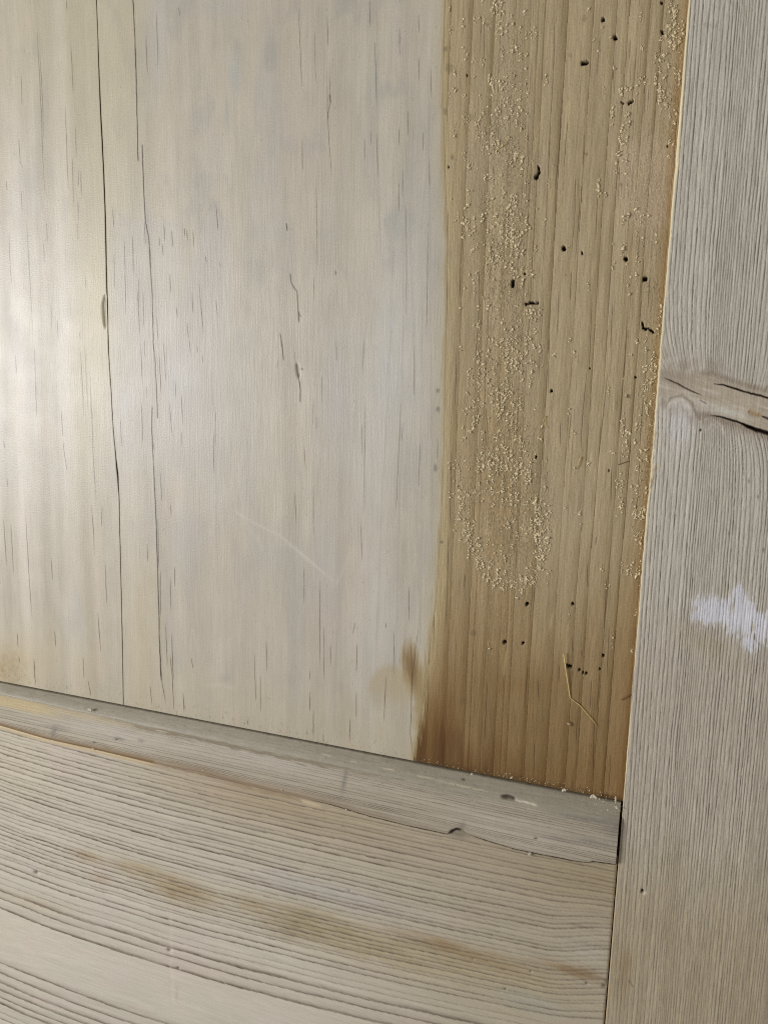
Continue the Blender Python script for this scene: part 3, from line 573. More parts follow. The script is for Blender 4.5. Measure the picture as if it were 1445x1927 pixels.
# right end follows the joint, leaning very slightly
e_r = XS - .42 - .10 * sm(Y0, Y0 - 120, yr) ; X = X + (np.maximum(0, (X - (XS - 8)) / 7.6)) * (e_r[:, None] - (XS - .42))
u, v = proj(X, Y, np.full_like(X, ZR))
D = v - (1283 + .1937 * u)
uc = np.clip(u, -150, 1400)
A = 32 + 66 * sm(95, 160, D) + 25 * sm(330, 520, D)
ge = 1 - np.exp(-uc / 450.)
D0 = D.copy()
for _ in range(14): D0 = D - (48 + 34 * sm(80, 300, D0) + 30 * sm(330, 520, D0)) * ge
Rg = D0 + 22 * sm(1020, 1160, u) * sm(150, 260, D) * sm(480, 380, D) + 1.8 * fbm(X / 35, Y / 14, 401, 3) + .45 * fbm(X / 7, Y / 2.5, 402, 2)
rp = [-60]
g = np.random.default_rng(5)
while rp[-1] < 392: rp.append(rp[-1] + (6.0 + 6.5 * g.random()) * (.84 if rp[-1] < 330 else 1.2))
rp = [x for x in rp if x < 396] + [408, 427, 528, 548, 566, 580, 594, 606]
while rp[-1] < 1500: rp.append(rp[-1] + 9 + 12 * g.random())
rp = np.array(rp)
k, t, r, d0, d1 = rings(Rg, rp, 41)
wid = np.where((Rg > 385) & (Rg < 620), 3.0, 1.75) * (.7 + .55 * r) * (1 + .25 * fbm(X / 6, Y / 1.2, 415, 2))
strong = np.where((Rg > 385) & (Rg < 600), .85, .38 + .62 * r)
wl = sm(1445, 300, u) * .25 + .8
ln = np.exp(-(d1 / wid) ** 2) + .45 * np.exp(-(d1 / (wid * 2.6))) * (d1 > 0)
ln = np.clip(ln, 0, 1) * strong * (.85 + .35 * fbm(X / 18, Y / 2, 403, 2)) * wl
col = np.zeros(X.shape + (3,)); col[:] = (190, 183, 168)
col += (5 * fbm(X / 30, Y / 3, 404, 3) + 6 * (r - .5))[..., None]
pink = sm(0, .6, fbm(X / 25, Y / 12, 405, 3)); col = mix(col, (196, 182, 174), .4 * pink)
col = mix(col, (164, 150, 124), .60 * sm(150, 700, u) * sm(330, 90, D)); col = mix(col, (160, 140, 108), .5 * blob(u, v, 500, 1510, 240, 40, 14))
col = mix(col, (160, 148, 124), .65 * sm(450, 1100, u)); col = mix(col, (154, 134, 100), .45 * blob(u, v, 1130, 1660, 140, 50, 12))
n = .5 * fbm(X / 6, Y / 2, 406, 3) + .7 * fbm(X / 5, Y / .6, 420, 3)
for cx, cy, rx, ry, a, cc in ((165, 1612, 22, 9, .6, (160, 132, 92)), (270, 1640, 60, 14, .6, (166, 146, 108)), (350, 1680, 60, 22, .75, (158, 138, 100)), (190, 1652, 20, 8, .4, (166, 144, 110)), (470, 1700, 40, 14, .5, (168, 150, 112)), (570, 1735, 90, 30, .7, (154, 140, 106)), (540, 1752, 26, 12, .5, (140, 130, 110)),
                              (560, 1668, 90, 22, .35, (168, 166, 164)), (690, 1700, 90, 20, .35, (160, 157, 152)), (700, 1780, 160, 34, .55, (162, 146, 108)), (900, 1800, 110, 14, .6, (142, 120, 88)), (830, 1778, 60, 9, .5, (142, 114, 78)), (1080, 1828, 55, 9, .7, (132, 102, 66)), (950, 1850, 160, 40, .5, (168, 152, 112)), (990, 1880, 120, 20, .4, (166, 160, 148)), (1100, 1790, 40, 16, .4, (182, 176, 166)),
                              (1000, 1890, 60, 16, .3, (160, 165, 160)), (70, 1700, 60, 10, .3, (176, 156, 124)), (15, 1430, 90, 60, .3, (198, 184, 152)), (450, 1850, 200, 40, .3, (196, 182, 168)), (0, 1740, 120, 40, .3, (200, 188, 172))):
    col = mix(col, cc, a * np.clip(blob(u, v, cx, cy, rx, ry, 16) * (1 + n) * 1.1, 0, 1))
col = mix(col, (96, 84, 70), 1.0 * ln * (.85 + .35 * fbm(X / 1.2, Y / .5, 416, 3)))
Z = ZR + .10 * fbm(X / 40, Y / 30, 407, 2) + .04 * ln + .012 * fbm(X / 10, Y / .4, 408, 2)
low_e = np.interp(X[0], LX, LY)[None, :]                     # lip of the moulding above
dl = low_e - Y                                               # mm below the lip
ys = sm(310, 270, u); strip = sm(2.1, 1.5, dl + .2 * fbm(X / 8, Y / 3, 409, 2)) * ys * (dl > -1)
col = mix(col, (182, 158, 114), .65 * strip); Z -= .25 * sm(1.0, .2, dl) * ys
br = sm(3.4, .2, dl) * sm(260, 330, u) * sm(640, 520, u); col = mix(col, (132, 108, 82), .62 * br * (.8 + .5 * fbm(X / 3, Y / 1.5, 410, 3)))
dlv = dl - .58 * (.35 + 1.5 * sm(450, 1050, u)); col = mix(col, (44, 34, 24), .9 * sm(.50, .1, dlv + .2 * fbm(X / 1.5, Y, 411, 2)) * sm(560, 640, u))  # dark line below the lip: the lip's shade painted into the rail colour
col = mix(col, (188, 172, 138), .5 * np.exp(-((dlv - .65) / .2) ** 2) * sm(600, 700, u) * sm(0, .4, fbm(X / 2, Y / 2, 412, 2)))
nt_ = blob(u, v, 868, 1572, 20, 8, 12); col = mix(col, (120, 110, 94), .7 * nt_); Z -= .8 * nt_; nd = seg_mask(u, v, [(846, 1569), (850, 1564), (858, 1560), (870, 1563)], 2.6); col = mix(col, (34, 24, 18), .95 * nd); Z -= 1.5 * nd
pale = seg_mask(u, v, [(565, 1505), (585, 1512), (605, 1518)], 3.5); col = mix(col, (198, 182, 150), .7 * pale)
spots = [(68, 1641, 3, .9), (318, 1787, 3.2, .8), (318, 1820, 1.5, .8), (335, 1821, 2, .7), (160, 1757, 1.2, .6), (1103, 1850, 2.2, .9), (1135, 1855, 3.2, .8), (1140, 1848, 2, .7), (890, 1804, 1.6, .8), (997, 1828, 1.6, .8), (950, 1861, 1.8, .7), (14, 1424, 1.6, .8), (657, 1676, 1.2, .8)]
for x, y, rr, a in spots:
    m = np.exp(-(np.hypot(u - x, v - y) / rr) ** 2); col = mix(col, (52, 40, 30), a * m); Z -= .5 * m
    m2 = np.exp(-(np.hypot(u - x - rr * 1.8, v - y - rr * 1.2) / rr) ** 2); col = mix(col, (214, 206, 190), .6 * a * m2); Z += .08 * m2
dent = seg_mask(u, v, [(320, 1700), (322, 1780), (321, 1820), (326, 1900)], 3); dent2 = seg_mask(u, v, [(334, 1850), (334, 1885)], 2)
col = mix(col, (206, 196, 184), .45 * dent * (.6 + fbm(X, Y, 413, 2))); Z -= .08 * dent + .08 * dent2; col = mix(col, (170, 150, 130), .4 * dent2)
er = X[:, -1:] - X
col = mix(col, (120, 98, 66), .5 * sm(1.2, .0, er)); Z -= .2 * np.exp(-(er / .3) ** 2)
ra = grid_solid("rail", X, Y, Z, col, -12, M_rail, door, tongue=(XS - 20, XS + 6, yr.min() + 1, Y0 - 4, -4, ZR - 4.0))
ra["label"] = "broad pale horizontal rail with dark flowing grain lines and faint brown marks"

# ------------------------------------------------------------------ upright stile
vs = np.concatenate([np.arange(-150, 690, 2.9), np.arange(690, 850, 1.1), np.arange(850, 2260, 2.9)]); ysr = unproj(np.full(vs.shape, 1300.), vs, ZR)[1]
ysr = np.concatenate([np.linspace(ysr.max() + 130, ysr.max() + 2, 16), ysr, np.linspace(ysr.min() - 2, ysr.min() - 110, 14)])
us = np.arange(1215, 1555, 1.0); xs = unproj(us, np.full(us.shape, 900.), ZR)[0]; xs = xs[xs > XS + 1.1]
xs = np.concatenate([XS + np.array([0, .1, .2, .32, .45, .6, .78, .95]), xs, np.linspace(xs.max() + 1, xs.max() + 90, 14)])
X = np.repeat(xs[None, :], len(ysr), 0); Y = np.repeat(ysr[:, None], len(xs), 1)
u, v = proj(X, Y, np.full_like(X, ZR))
inp = sm(Y0 - 6, Y0 + 6, Y)                                   # beside the panel the edge is rougher
fray = np.exp(-((v - 900) / 95) ** 2)
eoff = (.16 * fbm(Y / 3, Y * 0, 501, 3) * (1 + 1.5 * fray) + .25 * fbm(Y / 40, Y * 0, 502, 2)) * (.35 + .65 * inp)
X = X + eoff * sm(XS + 3, XS + .5, X)
u, v = proj(X, Y, np.full_like(X, ZR)); ed = X - X[:, :1]
# flow of the grain round the knot
ax = 700 + (u - 1245) * .30                                   # axis of the knot across the stile
dv = v - (ax + 25)
bendU = 62 * np.exp(-np.clip(-dv, 0, 999) / 52.) * (dv < 0) * sm(1400, 1240, u)
bendL = (-8 * np.exp(-np.clip(dv, 0, 999) / 60.) * sm(1300, 1240, u) - 40 * np.exp(-np.clip(dv, 0, 999) / 55.) * sm(1310, 1420, u)) * (dv >= 0)
bendR = -26 * np.exp(-np.clip(-dv, 0, 999) / 45.) * (dv < 0) * sm(1400, 1445, u)
cw = X * 4.9 - bendU - bendL - bendR + 2.4 * fbm(X / 10, Y / 80, 503, 3) + 1.3 * fbm(X / 3, Y / 30, 510, 2) + .7 * fbm(X / 1.2, Y / 7, 531, 2) + .010 * Y * 4.9
g = np.random.default_rng(8); rp = [cw.min() - 20]; base = cw[len(ysr) // 2, 0]
while rp[-1] < cw.max() + 20:
    q = rp[-1] - base; m = 8.3 if q < 70 else (4.6 if q < 120 else (6.4 if q < 190 else 5.0)); rp.append(rp[-1] + m * (.7 + .6 * g.random()))
rp = np.array(rp); k, t, r, d0, d1 = rings(cw, rp, 51)
rid = np.exp(-(np.minimum(d0 + 1, d1) / 1.15) ** 2) * (.35 + .75 * r) * (.8 + .5 * fbm(X / 1.5, Y / 9, 504, 3))
nub = fbm(X / .45, Y / 3.0, 505, 3); rough_c = fbm(X / .3, Y / .9, 540, 2)
kn_up = np.interp(u, [1235, 1260, 1300, 1340, 1380, 1445, 1600], [690, 698, 704, 708, 722, 741, 790])
kn_lo = np.interp(u, [1235, 1260, 1300, 1340, 1380, 1445, 1600], [742, 748, 768, 778, 792, 818, 870])
kn = sm(-12, 7, v - kn_up + 5 * fbm(X / 3, Y / 3, 506, 2)) * sm(12, -7, v - kn_lo + 5 * fbm(X / 3, Y / 3, 507, 2))
knr = sm(1325, 1450, u) * sm(-2, 5, v - kn_up - 6) * sm(2, -5, v - kn_lo + 2)
halo = np.clip(sm(-55, -5, v - kn_up) * sm(60, 5, v - kn_lo), 0, 1) * sm(1520, 1260, u) * (1 - kn)
col = np.zeros(X.shape + (3,)); col[:] = (180, 174, 161)
col = mix(col, (172, 163, 148), sm(1000, 1350, v)); col = mix(col, (160, 147, 122), .9 * sm(1480, 1800, v + 60 * fbm(X / 12, Y / 30, 508, 2)))
col += (6 * fbm(X / 5, Y / 60, 509, 3) + 9 * (r - .5) + 10 * nub + 4 * rough_c)[..., None]
rel = (1 - kn) * (1 - .55 * halo)
col = mix(col, (88, 80, 70), .86 * rid * rel * sm(1800, 1500, v) + .52 * rid * rel * sm(1500, 1800, v))
rough2 = fbm(X / .28, Y / 1.6, 530, 3); Z = ZR + .12 * fbm(X / 25, Y / 50, 511, 2) + rel * (-.24 * rid + .10 * nub + .06 * rough2 + .05 * np.sin(np.clip(t, 0, 1) * math.pi)) * (1 - .35 * sm(1500, 1750, v))
col = mix(col, (138, 122, 106), .6 * halo * sm(-.6, .6, fbm(X / 3, Y / 3, 512, 3)))
kcol = mix(np.zeros(X.shape + (3,)) + np.array((168, 156, 138.)), (186, 178, 164), sm(-.1, .6, fbm((X * .96 - Y * .27) / 9, (Y * .96 + X * .27) / 1.6, 513, 3)))
kcol += (7 * fbm((X * .96 - Y * .27) / 5, (Y * .96 + X * .27) / .35, 514, 2))[..., None]
kcol = mix(kcol, (140, 128, 114), .6 * blob(u, v, 1262, 705, 40, 22, 10)); kcol = mix(kcol, (190, 188, 178), .6 * blob(u, v, 1360, 775, 50, 10, 12))
col = col * (1 - kn[..., None]) + kcol * kn[..., None]
arc = seg_mask(u, v + 2 * fbm(X / 2, Y / 2, 541, 2), [(1258, 772), (1266, 756), (1284, 752), (1298, 764), (1304, 786)], 5) + seg_mask(u, v, [(1314, 800), (1322, 788), (1340, 786), (1358, 800), (1366, 824)], 4) + .7 * seg_mask(u, v, [(1330, 812), (1340, 798), (1354, 806)], 3)
col = mix(col, (196, 188, 176), .55 * arc); Z += .16 * arc
arc2 = seg_mask(u, v, [(1252, 766), (1262, 749), (1284, 744), (1302, 758), (1312, 782), (1318, 790), (1336, 780)], 3); col = mix(col, (120, 106, 90), .5 * arc2); Z -= .1 * arc2
rimU = np.exp(-((v - kn_up + 4) / 6.) ** 2); rimL = np.exp(-((v - kn_lo - 6) / 8.) ** 2)
col = mix(col, (122, 108, 92), .5 * (rimU + rimL) * sm(1290, 1330, u)); Z += .12 * (rimU + rimL) * fbm(X / .8, Y / .8, 515, 3)
col = mix(col, (206, 205, 212), .5 * blob(u, v, 1278, 800, 26, 45, 5) * (1 - rid))
wj = 1.5 * fbm(u / 9., v / 9., 516, 3)
for pts, ww, d, z in (([(1342, 722), (1362, 725), (1395, 735), (1445, 749), (1480, 760)], 1.5, .95, 1.6), ([(1335, 782), (1352, 783), (1385, 793), (1420, 806), (1450, 815), (1490, 826)], 1.4, .9, 1.8), ([(1395, 798), (1425, 810), (1470, 822), (1500, 830)], 2.9, .97, 2.4),
                      ([(1248, 710), (1275, 722), (1300, 736), (1322, 744)], 1.4, .75, .4), ([(1432, 783), (1455, 792)], 2, .85, .5), ([(1318, 812), (1317, 806)], 2, .8, .4), ([(1315, 752), (1330, 760)], 1, .5, .1)):
    m = seg_mask(u + wj, v + wj, pts, ww, taper=ww < 3); col = mix(col, (38, 26, 22), d * m); Z -= z * m
Z += .9 * knr; Z += kn * .05 * fbm((X * .96 - Y * .27) / 5, (Y * .96 + X * .27) / .35, 514, 2)
pt = seg_mask(u + wj, v + wj, [(1406, 774), (1420, 779), (1434, 783)], 5); col = mix(col, (150, 122, 88), .8 * pt); Z -= .3 * pt
# white paint smear
pw = 0
for cx, cy, rx, ry, ro in ((1348, 1150, 62, 36, 20), (1400, 1160, 62, 48, 35), (1435, 1175, 40, 52, 0), (1322, 1160, 34, 18, 12), (1388, 1118, 16, 24, 20), (1412, 1212, 22, 22, 60)):
    pw = np.maximum(pw, blob(u, v, cx, cy, rx, ry, ro))
pn = pw * .92 + .34 * fbm(X / 1.1, Y / 2.6, 517, 4) + .22 * fbm(X / .35, Y / 1.3, 532, 3) - .20 * rid + .12 * nub - .35 * blob(u, v, 1436, 1140, 14, 16) - .3 * blob(u, v, 1420, 1180, 10, 9)
pm = sm(.45, .68, pn); col = mix(col, (206, 208, 220), .84 * pm * (.85 + .15 * nub)); Z += .05 * pm
col = mix(col, (196, 192, 190), .35 * sm(.28, .46, pn) * (1 - pm))
col = mix(col, (160, 142, 112), .3 * blob(u, v, 1330, 1215, 60, 20, 30))
# small hole, stain, fresh arris
h = np.exp(-(np.hypot(u - 1208, v - 1677) / 3.0) ** 3); col = mix(col, (54, 38, 28), .95 * h); Z -= 1.2 * h
h2 = np.exp(-(np.hypot(u - 1213, v - 1681) / 3.0) ** 2) * (1 - h); col = mix(col, (226, 214, 194), .8 * h2); Z += .1 * h2
col = mix(col, (128, 108, 80), .4 * blob(u, v, 1178, 1810, 12, 26) + .3 * blob(u, v, 1170, 1850, 20, 50))
for x, y, a in ((1436, 1035, .7), (1408, 905, .6), (1425, 935, .5), (1370, 1003, .4)):
    m = blob(u, v, x, y, 1.6, 4); col = mix(col, (84, 66, 48), a * m)
dd = seg_mask(u, v, [(1322, 45), (1352, 50)], 5); col = mix(col, (150, 142, 130), .4 * dd)
sp = seg_mask(u, v, [(1180, 1842), (1192, 1858)], 1.4); col = mix(col, (86, 66, 44), .5 * sp)
wdt = .55 + .5 * fbm(Y / 18, Y * 0, 518, 2) + .9 * fray * (.5 + fbm(Y / 2.2, Y * 0, 519, 3)) + .95 * np.exp(-((v - 300) / 150) ** 2) - .25 * sm(1000, 1200, v)
fresh = sm(1, .35, ed / np.clip(wdt, .15, 3)) * inp
col = mix(col, (214, 200, 160), .88 * fresh * sm(-.75, -.1, fbm(X, Y / 5, 520, 2) + .3 * inp))
col = mix(col, (186, 160, 118), .6 * sm(.5, .1, ed) * (1 - inp))
Z -= (.55 + .25 * fbm(Y / 4, Y * 0, 521, 2)) * np.exp(-(ed / .38) ** 2) * (.45 + .55 * inp) + .5 * fray * sm(2.4, .3, ed) * np.clip(.4 + fbm(X / .5, Y / 5, 522, 3), 0, 1)
col = mix(col, (96, 76, 50), .4 * fray * sm(3, .5, ed) * sm(.1, .6, fbm(X / .4, Y / 4, 523, 3)))
st = grid_solid("stile", X, Y, Z, col, -12, M_stile, door, side=(190, 168, 128))
st["label"] = "upright weathered stile with ridged vertical grain, a side knot and a pale paint smear"

# ------------------------------------------------------------------ loose bits
t_ = (1 + 5 ** .5) / 2
ICO = np.array([[-1, t_, 0], [1, t_, 0], [-1, -t_, 0], [1, -t_, 0], [0, -1, t_], [0, 1, t_], [0, -1, -t_], [0, 1, -t_], [t_, 0, -1], [t_, 0, 1], [-t_, 0, -1], [-t_, 0, 1]]) / 1.9
ICOF = np.array([[0, 11, 5], [0, 5, 1], [0, 1, 7], [0, 7, 10], [0, 10, 11], [1, 5, 9], [5, 11, 4], [11, 10, 2], [10, 7, 6], [7, 1, 8], [3, 9, 4], [3, 4, 2], [3, 2, 6], [3, 6, 8], [3, 8, 9], [4, 9, 5], [2, 4, 11], [6, 2, 10], [8, 6, 7], [9, 8, 1]])
def crumbs(cx, cy, cz, size, g, elong=1.1):
    n = len(cx); P = ICO[None] * (1 + .75 * (g.random((n, 12, 1)) - .5) * 2)
    s = np.stack([np.ones(n), 1 + elong * g.random(n) ** 1.5, .45 + .55 * g.random(n)], 1)[:, None] * size[:, None, None]
    P = P * s
    a = g.normal(0, 1.0, n); b = (g.random(n) - .5) * 1.6
    ca, sa, cb, sb = np.cos(a), np.sin(a), np.cos(b), np.sin(b)
    x, y, z = P[..., 0], P[..., 1], P[..., 2]
    y2 = y * cb[:, None] - z * sb[:, None]; z2 = y * sb[:, None] + z * cb[:, None]
    x3 = x * ca[:, None] - y2 * sa[:, None]; y3 = x * sa[:, None] + y2 * ca[:, None]
    V_ = np.stack([x3 + cx[:, None], y3 + cy[:, None], z2 + cz[:, None]], -1).reshape(-1, 3)
    F_ = (ICOF[None] + 12 * np.arange(n)[:, None, None]).reshape(-1, 3)
    return V_, F_
g = np.random.default_rng(77)
areas = [  # centre, spread (photo px), number of clumps
 (935, 15, 30, 25, 9), (985, 60, 16, 40, 7), (905, 70, 60, 60, 14), (960, 120, 45, 90, 26), (940, 180, 22, 28, 14), (968, 215, 12, 20, 9), (900, 230, 40, 90, 18), (955, 270, 50, 40, 14), (980, 300, 14, 26, 10), (900, 330, 40, 60, 14), (960, 400, 36, 70, 34),
 (965, 440, 20, 40, 22), (885, 410, 18, 45, 15), (920, 450, 50, 60, 20), (975, 480, 20, 50, 14), (930, 520, 50, 70, 18), (1000, 590, 10, 12, 10), (940, 600, 50, 90, 26), (960, 660, 40, 50, 34), (905, 690, 30, 60, 18), (965, 690, 24, 18, 18), (930, 730, 36, 60, 26),
 (960, 770, 30, 45, 26), (890, 800, 20, 70, 22), (1000, 640, 30, 60, 12), (955, 840, 34, 36, 26), (940, 880, 38, 30, 34), (910, 870, 16, 30, 16), (985, 880, 22, 36, 20), (960, 920, 50, 40, 26), (870, 960, 12, 50, 14), (885, 1010, 16, 36, 20), (1012, 980, 12, 40, 22), (960, 980, 46, 50, 26),
 (920, 1055, 26, 26, 26), (950, 1090, 26, 24, 24), (1010, 1040, 16, 46, 30), (990, 1090, 16, 24, 14), (860, 880, 14, 60, 8), (1270, 40, 10, 40, 12), (1265, 80, 14, 36, 14), (1245, 130, 12, 60, 14), (1280, 170, 8, 60, 12), (1240, 180, 10, 40, 8), (1190, 160, 26, 20, 8), (1262, 240, 12, 60, 10),
 (1175, 260, 12, 60, 12), (1165, 300, 8, 50, 8), (1200, 420, 40, 30, 12), (1190, 530, 10, 40, 8), (1245, 600, 9, 50, 10), (1228, 700, 9, 60, 14), (1215, 720, 9, 70, 14), (1175, 820, 5, 40, 10), (1205, 850, 14, 60, 14), (1200, 940, 12, 60, 14), (1165, 930, 8, 50, 8),
 (1205, 1020, 12, 60, 12), (1190, 1075, 22, 10, 10), (1130, 50, 60, 50, 6), (1060, 400, 150, 300, 12), (1060, 800, 130, 300, 12), (1100, 1100, 90, 120, 8), (860, 150, 20, 120, 8), (1170, 120, 60, 100, 6), (925, 1235, 8, 20, 3), (1200, 1150, 8, 60, 5), (1128, 355, 3, 14, 5), (1150, 225, 2, 12, 5), (1172, 460, 2, 18, 4)]
cu, cv, cs = [], [], []
for (ax_, ay_, sx_, sy_, n_) in areas:
    for i in range(int(n_ * .95)):
        x = g.normal(ax_, sx_ * .62); y = g.normal(ay_, sy_ * .62)
        m = int(4 + g.integers(0, 12)); ln_ = 4 + 14 * g.random()
        x = x * .45 + .55 * (round(x / 9.) * 9.)
        for j in range(m):
            tt = g.random() - .5
            cu.append(x + g.normal(0, 1.5)); cv.append(y + tt * ln_ * 1.7); cs.append((.08 + .34 * g.random() ** 2.6))
# arcs at the foot of the dusty area
for pts, n_ in (([(862, 900), (868, 970), (885, 1020), (905, 1060), (930, 1095)], 170), ([(1028, 950), (1030, 1010), (1020, 1060), (1000, 1095)], 200), ([(1262, 15), (1285, 100), (1278, 240)], 60), ([(1248, 560), (1238, 700), (1222, 850), (1208, 1040)], 160), ([(1190, 640), (1175, 800), (1165, 960)], 60), ([(963, 380), (975, 470), (960, 560)], 90), ([(940, 150), (950, 200), (935, 240)], 60)):
    p = np.array(pts, float); tt = g.random(n_) * (len(p) - 1); i = tt.astype(int); f = (tt - i)[:, None]
    q = p[i] * (1 - f) + p[i + 1] * f
    cu += list(q[:, 0] + g.normal(0, 4.5, n_)); cv += list(q[:, 1] + g.normal(0, 8, n_)); cs += list(.10 + .38 * g.random(n_) ** 2.6)
# fine dust everywhere on the tan board, and over the pink scuff
n_ = 900; cu += list(g.uniform(845, 1260, n_)); cv += list(g.uniform(0, 1200, n_)); cs += list(.05 + .07 * g.random(n_))
n_ = 420; cu += list(g.normal(1212, 30, n_)); cv += list(g.normal(345, 46, n_)); cs += list(.07 + .07 * g.random(n_))
n_ = 120; cu += list(g.uniform(790, 1165, n_)); cv += list(1283 + .1937 * np.array(cu[-n_:]) - 4 - np.abs(g.normal(0, 5, n_))); cs += list(.08 + .10 * g.random(n_))
for (ax_, ay_, sx_, sy_, n_) in areas:
    for i in range(n_ // 4):
        x = g.normal(ax_, sx_ * .5); y = g.normal(ay_, sy_ * .5)
        for j in range(3): cu.append(x + g.normal(0, 2.2)); cv.append(y + g.normal(0, 3.2)); cs.append(.26 + .2 * g.random())
cu = np.array(cu); cv = np.array(cv); cs = np.array(cs)
ok = (cu < 1292 - .0815 * cv) & (cu > np.interp(cv, [p[1] for p in seamC], [p[0] for p in seamC]) + 8) & (cv > -60)
# keep the worm holes open
for rr, p in HOLES:
    for q in p: ok &= np.hypot(cu - q[0], cv - q[1]) > rr + 3
cu, cv, cs = cu[ok], cv[ok], cs[ok]
cx, cy = unproj(cu, cv, 0)
V_, F_ = crumbs(cx, cy, cs * .25 + .05, cs * 1.0, g)
dust = build_mesh("sawdust", V_, None, None, M_dust, None, smooth=False, tris=F_)
dust["kind"] = "stuff"; dust["label"] = "pale sawdust crumbs scattered over the tan board"; dust["category"] = "sawdust"

# fray fibres along the stile edge belong to the stile
def tube(paths, n=5):
    V_, F_ = [], []; o = 0
    for pts, r0, r1 in paths:
        pts = np.array(pts, float); m = len(pts)
        for i in range(m):
            d = pts[min(i + 1, m - 1)] - pts[max(i - 1, 0)]; d /= np.linalg.norm(d) + 1e-9
            a = np.cross(d, [0, 0, 1.]); a /= np.linalg.norm(a) + 1e-9; b = np.cross(d, a)
            rr = r0 + (r1 - r0) * i / (m - 1)
            for k in range(n):
                an = 2 * math.pi * k / n; V_.append(pts[i] + rr * (math.cos(an) * a + math.sin(an) * b))
        for i in range(m - 1):
            for k in range(n):
                k2 = (k + 1) % n
                F_ += [[o + i * n + k, o + i * n + k2, o + (i + 1) * n + k2], [o + i * n + k, o + (i + 1) * n + k2, o + (i + 1) * n + k]]
        for k in range(1, n - 1):
            F_ += [[o, o + k + 1, o + k], [o + (m - 1) * n, o + (m - 1) * n + k, o + (m - 1) * n + k + 1]]
        o += m * n
    return np.array(V_), np.array(F_)
fib = []
for i in range(150):
    vv = g.uniform(0, 1500) if i < 90 else g.normal(880, 80)
    e = 1297 - .0815 * vv; x0, y0 = unproj(e + g.uniform(0, 9), vv, 4.5); L_ = g.uniform(.5, 2.4); an = g.uniform(0, 6.28) if i < 60 else g.normal(-1.6, .35)
    p0 = np.array([x0, y0, ZR + g.uniform(-.3, .1)]); p2 = p0 + [L_ * math.cos(an), L_ * math.sin(an), g.uniform(-.1, .25)]
    p1 = (p0 + p2) / 2 + [g.normal(0, .15), g.normal(0, .15), .12]; fib.append(([p0, p1, p2], g.uniform(.02, .05), .01))
V_, F_ = tube(fib, 4)
fo = build_mesh("frayed_fibres", V_, None, None, M_straw, st, tris=F_); fo["kind"] = "stuff"

def thing(name, label, cat, V_, F_, mat, group=None, smooth=True):
    c = V_.mean(0).copy(); c[2] = V_[:, 2].min()
    o = build_mesh(name, V_ - c, None, None, mat, None, smooth=smooth, tris=F_); o.location = Vector(c * MM)
    o["label"] = label; o["category"] = cat
    if group: o["group"] = group
    return o
def P3(u_, v_, z_): x, y = unproj(u_, v_, z_); return [float(x), float(y), z_]
V_, F_ = tube([([P3(1060, 1230, 1.2), P3(1064, 1258, 1.0), P3(1068, 1285, .7), P3(1072, 1311, .35), P3(1073, 1314, .3), P3(1090, 1327, .5), P3(1105, 1344, .55), P3(1117, 1358, .5), P3(1124, 1368, .3)], .27, .12)], 8)
thing("straw", "thin bent yellow straw lying on the tan board above the moulding", "straw", V_, F_, M_straw)
V_, F_ = tube([([P3(1169, 1317, .25), P3(1180, 1311, .35), P3(1191, 1305, .4)], .28, .2)], 6)
thing("wood_splinter", "short dark brown splinter against the upright, near the bottom of the tan board", "splinter", V_, F_, M_dark)
V_, F_ = tube([([P3(1027, 783, .3), P3(1022, 790, .7), P3(1024, 800, .8), P3(1029, 806, .4)], .16, .08)], 6)
thing("wood_shaving", "tiny curled pale shaving left of centre on the tan board beside dense sawdust", "wood shaving", V_, F_, M_straw, "small curled shavings")
V_, F_ = tube([([P3(1094, 860, .3), P3(1089, 866, .7), P3(1088, 874, .6), P3(1085, 882, .3)], .22, .1)], 6)
thing("wood_shaving", "small leaf shaped shaving halfway across the lower tan board", "wood shaving", V_, F_, M_straw, "small curled shavings")
V_, F_ = tube([([P3(1162, 875, .2), P3(1172, 871, .4), P3(1183, 868, .3)], .14, .08)], 6)
thing("wood_shaving", "thin brown sliver lying across the grain close to the upright", "wood shaving", V_, F_, M_dark, "small curled shavings")
V_, F_ = tube([([P3(934, 283, .2), P3(948, 272, .5), P3(962, 258, .4)], .13, .08)], 6)
thing("wood_shaving", "pale slanting sliver in the sawdust near the top of the tan board", "wood shaving", V_, F_, M_straw, "small curled shavings")
def lump(u_, v_, z_, s, seed, el=.6):
    gg = np.random.default_rng(seed); x, y = unproj(u_, v_, z_)
    n = 5; V1, F1 = crumbs(x + gg.normal(0, s * .4, n), y + gg.normal(0, s * .3, n), np.full(n, z_ + s * .4) + gg.uniform(0, s * .2, n), s * (.5 + .4 * gg.random(n)), gg, el)
    return V1, F1
V_, F_ = crumbs(np.array([unproj(1071, 1363, .5)[0]]), np.array([unproj(1071, 1363, .5)[1]]), np.array([.7]), np.array([.72]), np.random.default_rng(4), .6)
thing("brown_seed", "small round brown seed below the bent straw on the tan board", "seed", V_, F_, M_seed)
ym = lambda u_: 1283 + .1937 * u_
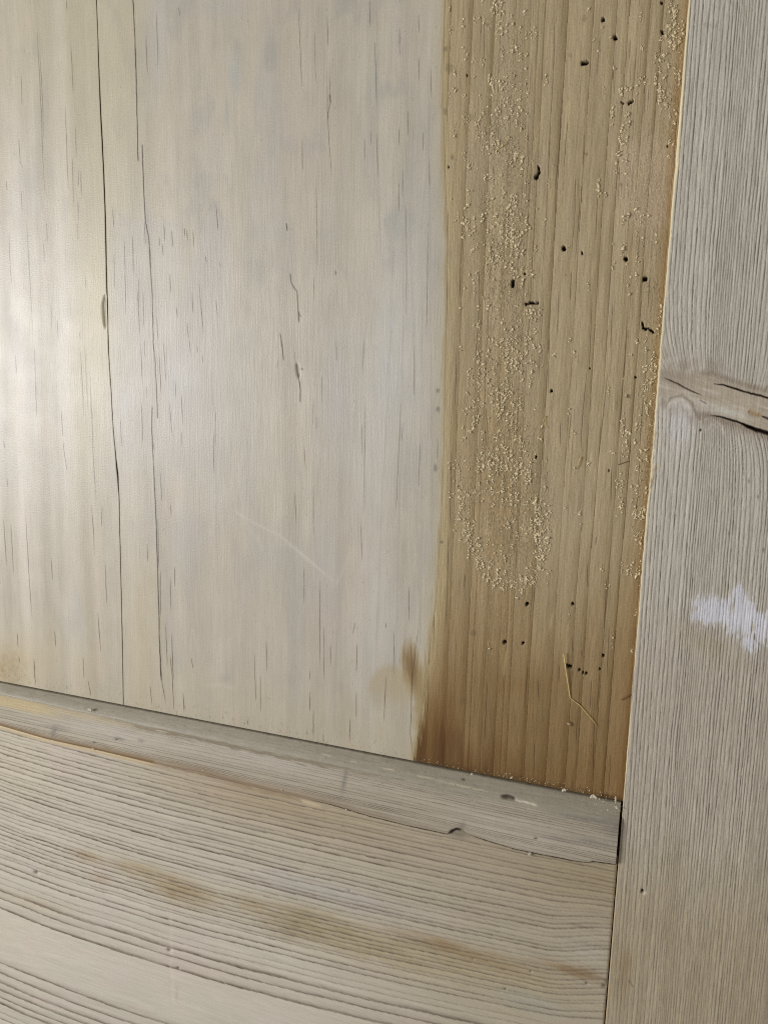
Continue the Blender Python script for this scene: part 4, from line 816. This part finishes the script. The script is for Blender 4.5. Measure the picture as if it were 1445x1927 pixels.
for u_, v_, z_, s, lab in ((1061, 1486, 3.6, .8, "largest whitish crumb on the moulding edge, left of the corner"), (1115, 1499, 3.6, .8, "pale crumb on the moulding edge midway between the largest crumb and the corner"),
                           (1127, 1502, 3.6, .45, "small pale crumb just right of a bigger one on the moulding edge"), (1160, 1519, 6.0, .5, "cream crumb in the corner where moulding meets upright"), (1143, 1524, 6.5, .35, "tiny crumb on the moulding end just before the upright"),
                           (962, 1463, 3.4, .45, "little crumb caught on the moulding edge at the foot of the dark stain"), (889, 1457, 3.6, .45, "small white speck on the moulding left of the shallow pit"), (997, 1606, 5.0, .6, "pale crumb stuck under the ragged lower lip of the moulding"),
                           (172, 1335, 4.9, .8, "cream lump on the upper left of the moulding"), (176, 1408, 4.7, .5, "pale crumb on the yellow strip under the moulding"), (531, 1486, 5.0, .35, "white speck at the middle of the moulding's lower edge"), (652, 1524, 5.2, .35, "white grain under the moulding to the left of the notch"),
                           (383, 1449, 4.9, .3, "white grain on the left half of the moulding near its lower edge")):
    V_, F_ = lump(u_, v_, z_, s, int(u_)); thing("crumb", lab, "crumb", V_, F_, M_crumb, "loose crumbs along the moulding", smooth=False)
V_, F_ = tube([([P3(1158, 1499, 3.4), P3(1158, 1506, 4.2), P3(1158, 1512, 4.8)], .26, .22)], 6)
thing("wood_splinter", "short upright cream splinter in the corner beside the upright", "splinter", V_, F_, M_crumb)
g2 = np.random.default_rng(9)
n_ = 34; q = g2.uniform(0, 1, n_); cu = 1120 + 50 * q + g2.normal(0, 3, n_); cv = ym(cu) + 9 + g2.normal(0, 6, n_)
ok = cu < 1168; cu, cv = cu[ok], cv[ok]; cx, cy = unproj(cu, cv, 5.4)
V_, F_ = crumbs(cx, cy, np.full(len(cx), 5.3), .08 + .12 * g2.random(len(cx)), g2)
d2 = build_mesh("wood_dust", V_, None, None, M_crumb, None, smooth=False, tris=F_); d2["kind"] = "stuff"; d2["label"] = "fine cream dust gathered on the moulding end by the corner"; d2["category"] = "dust"
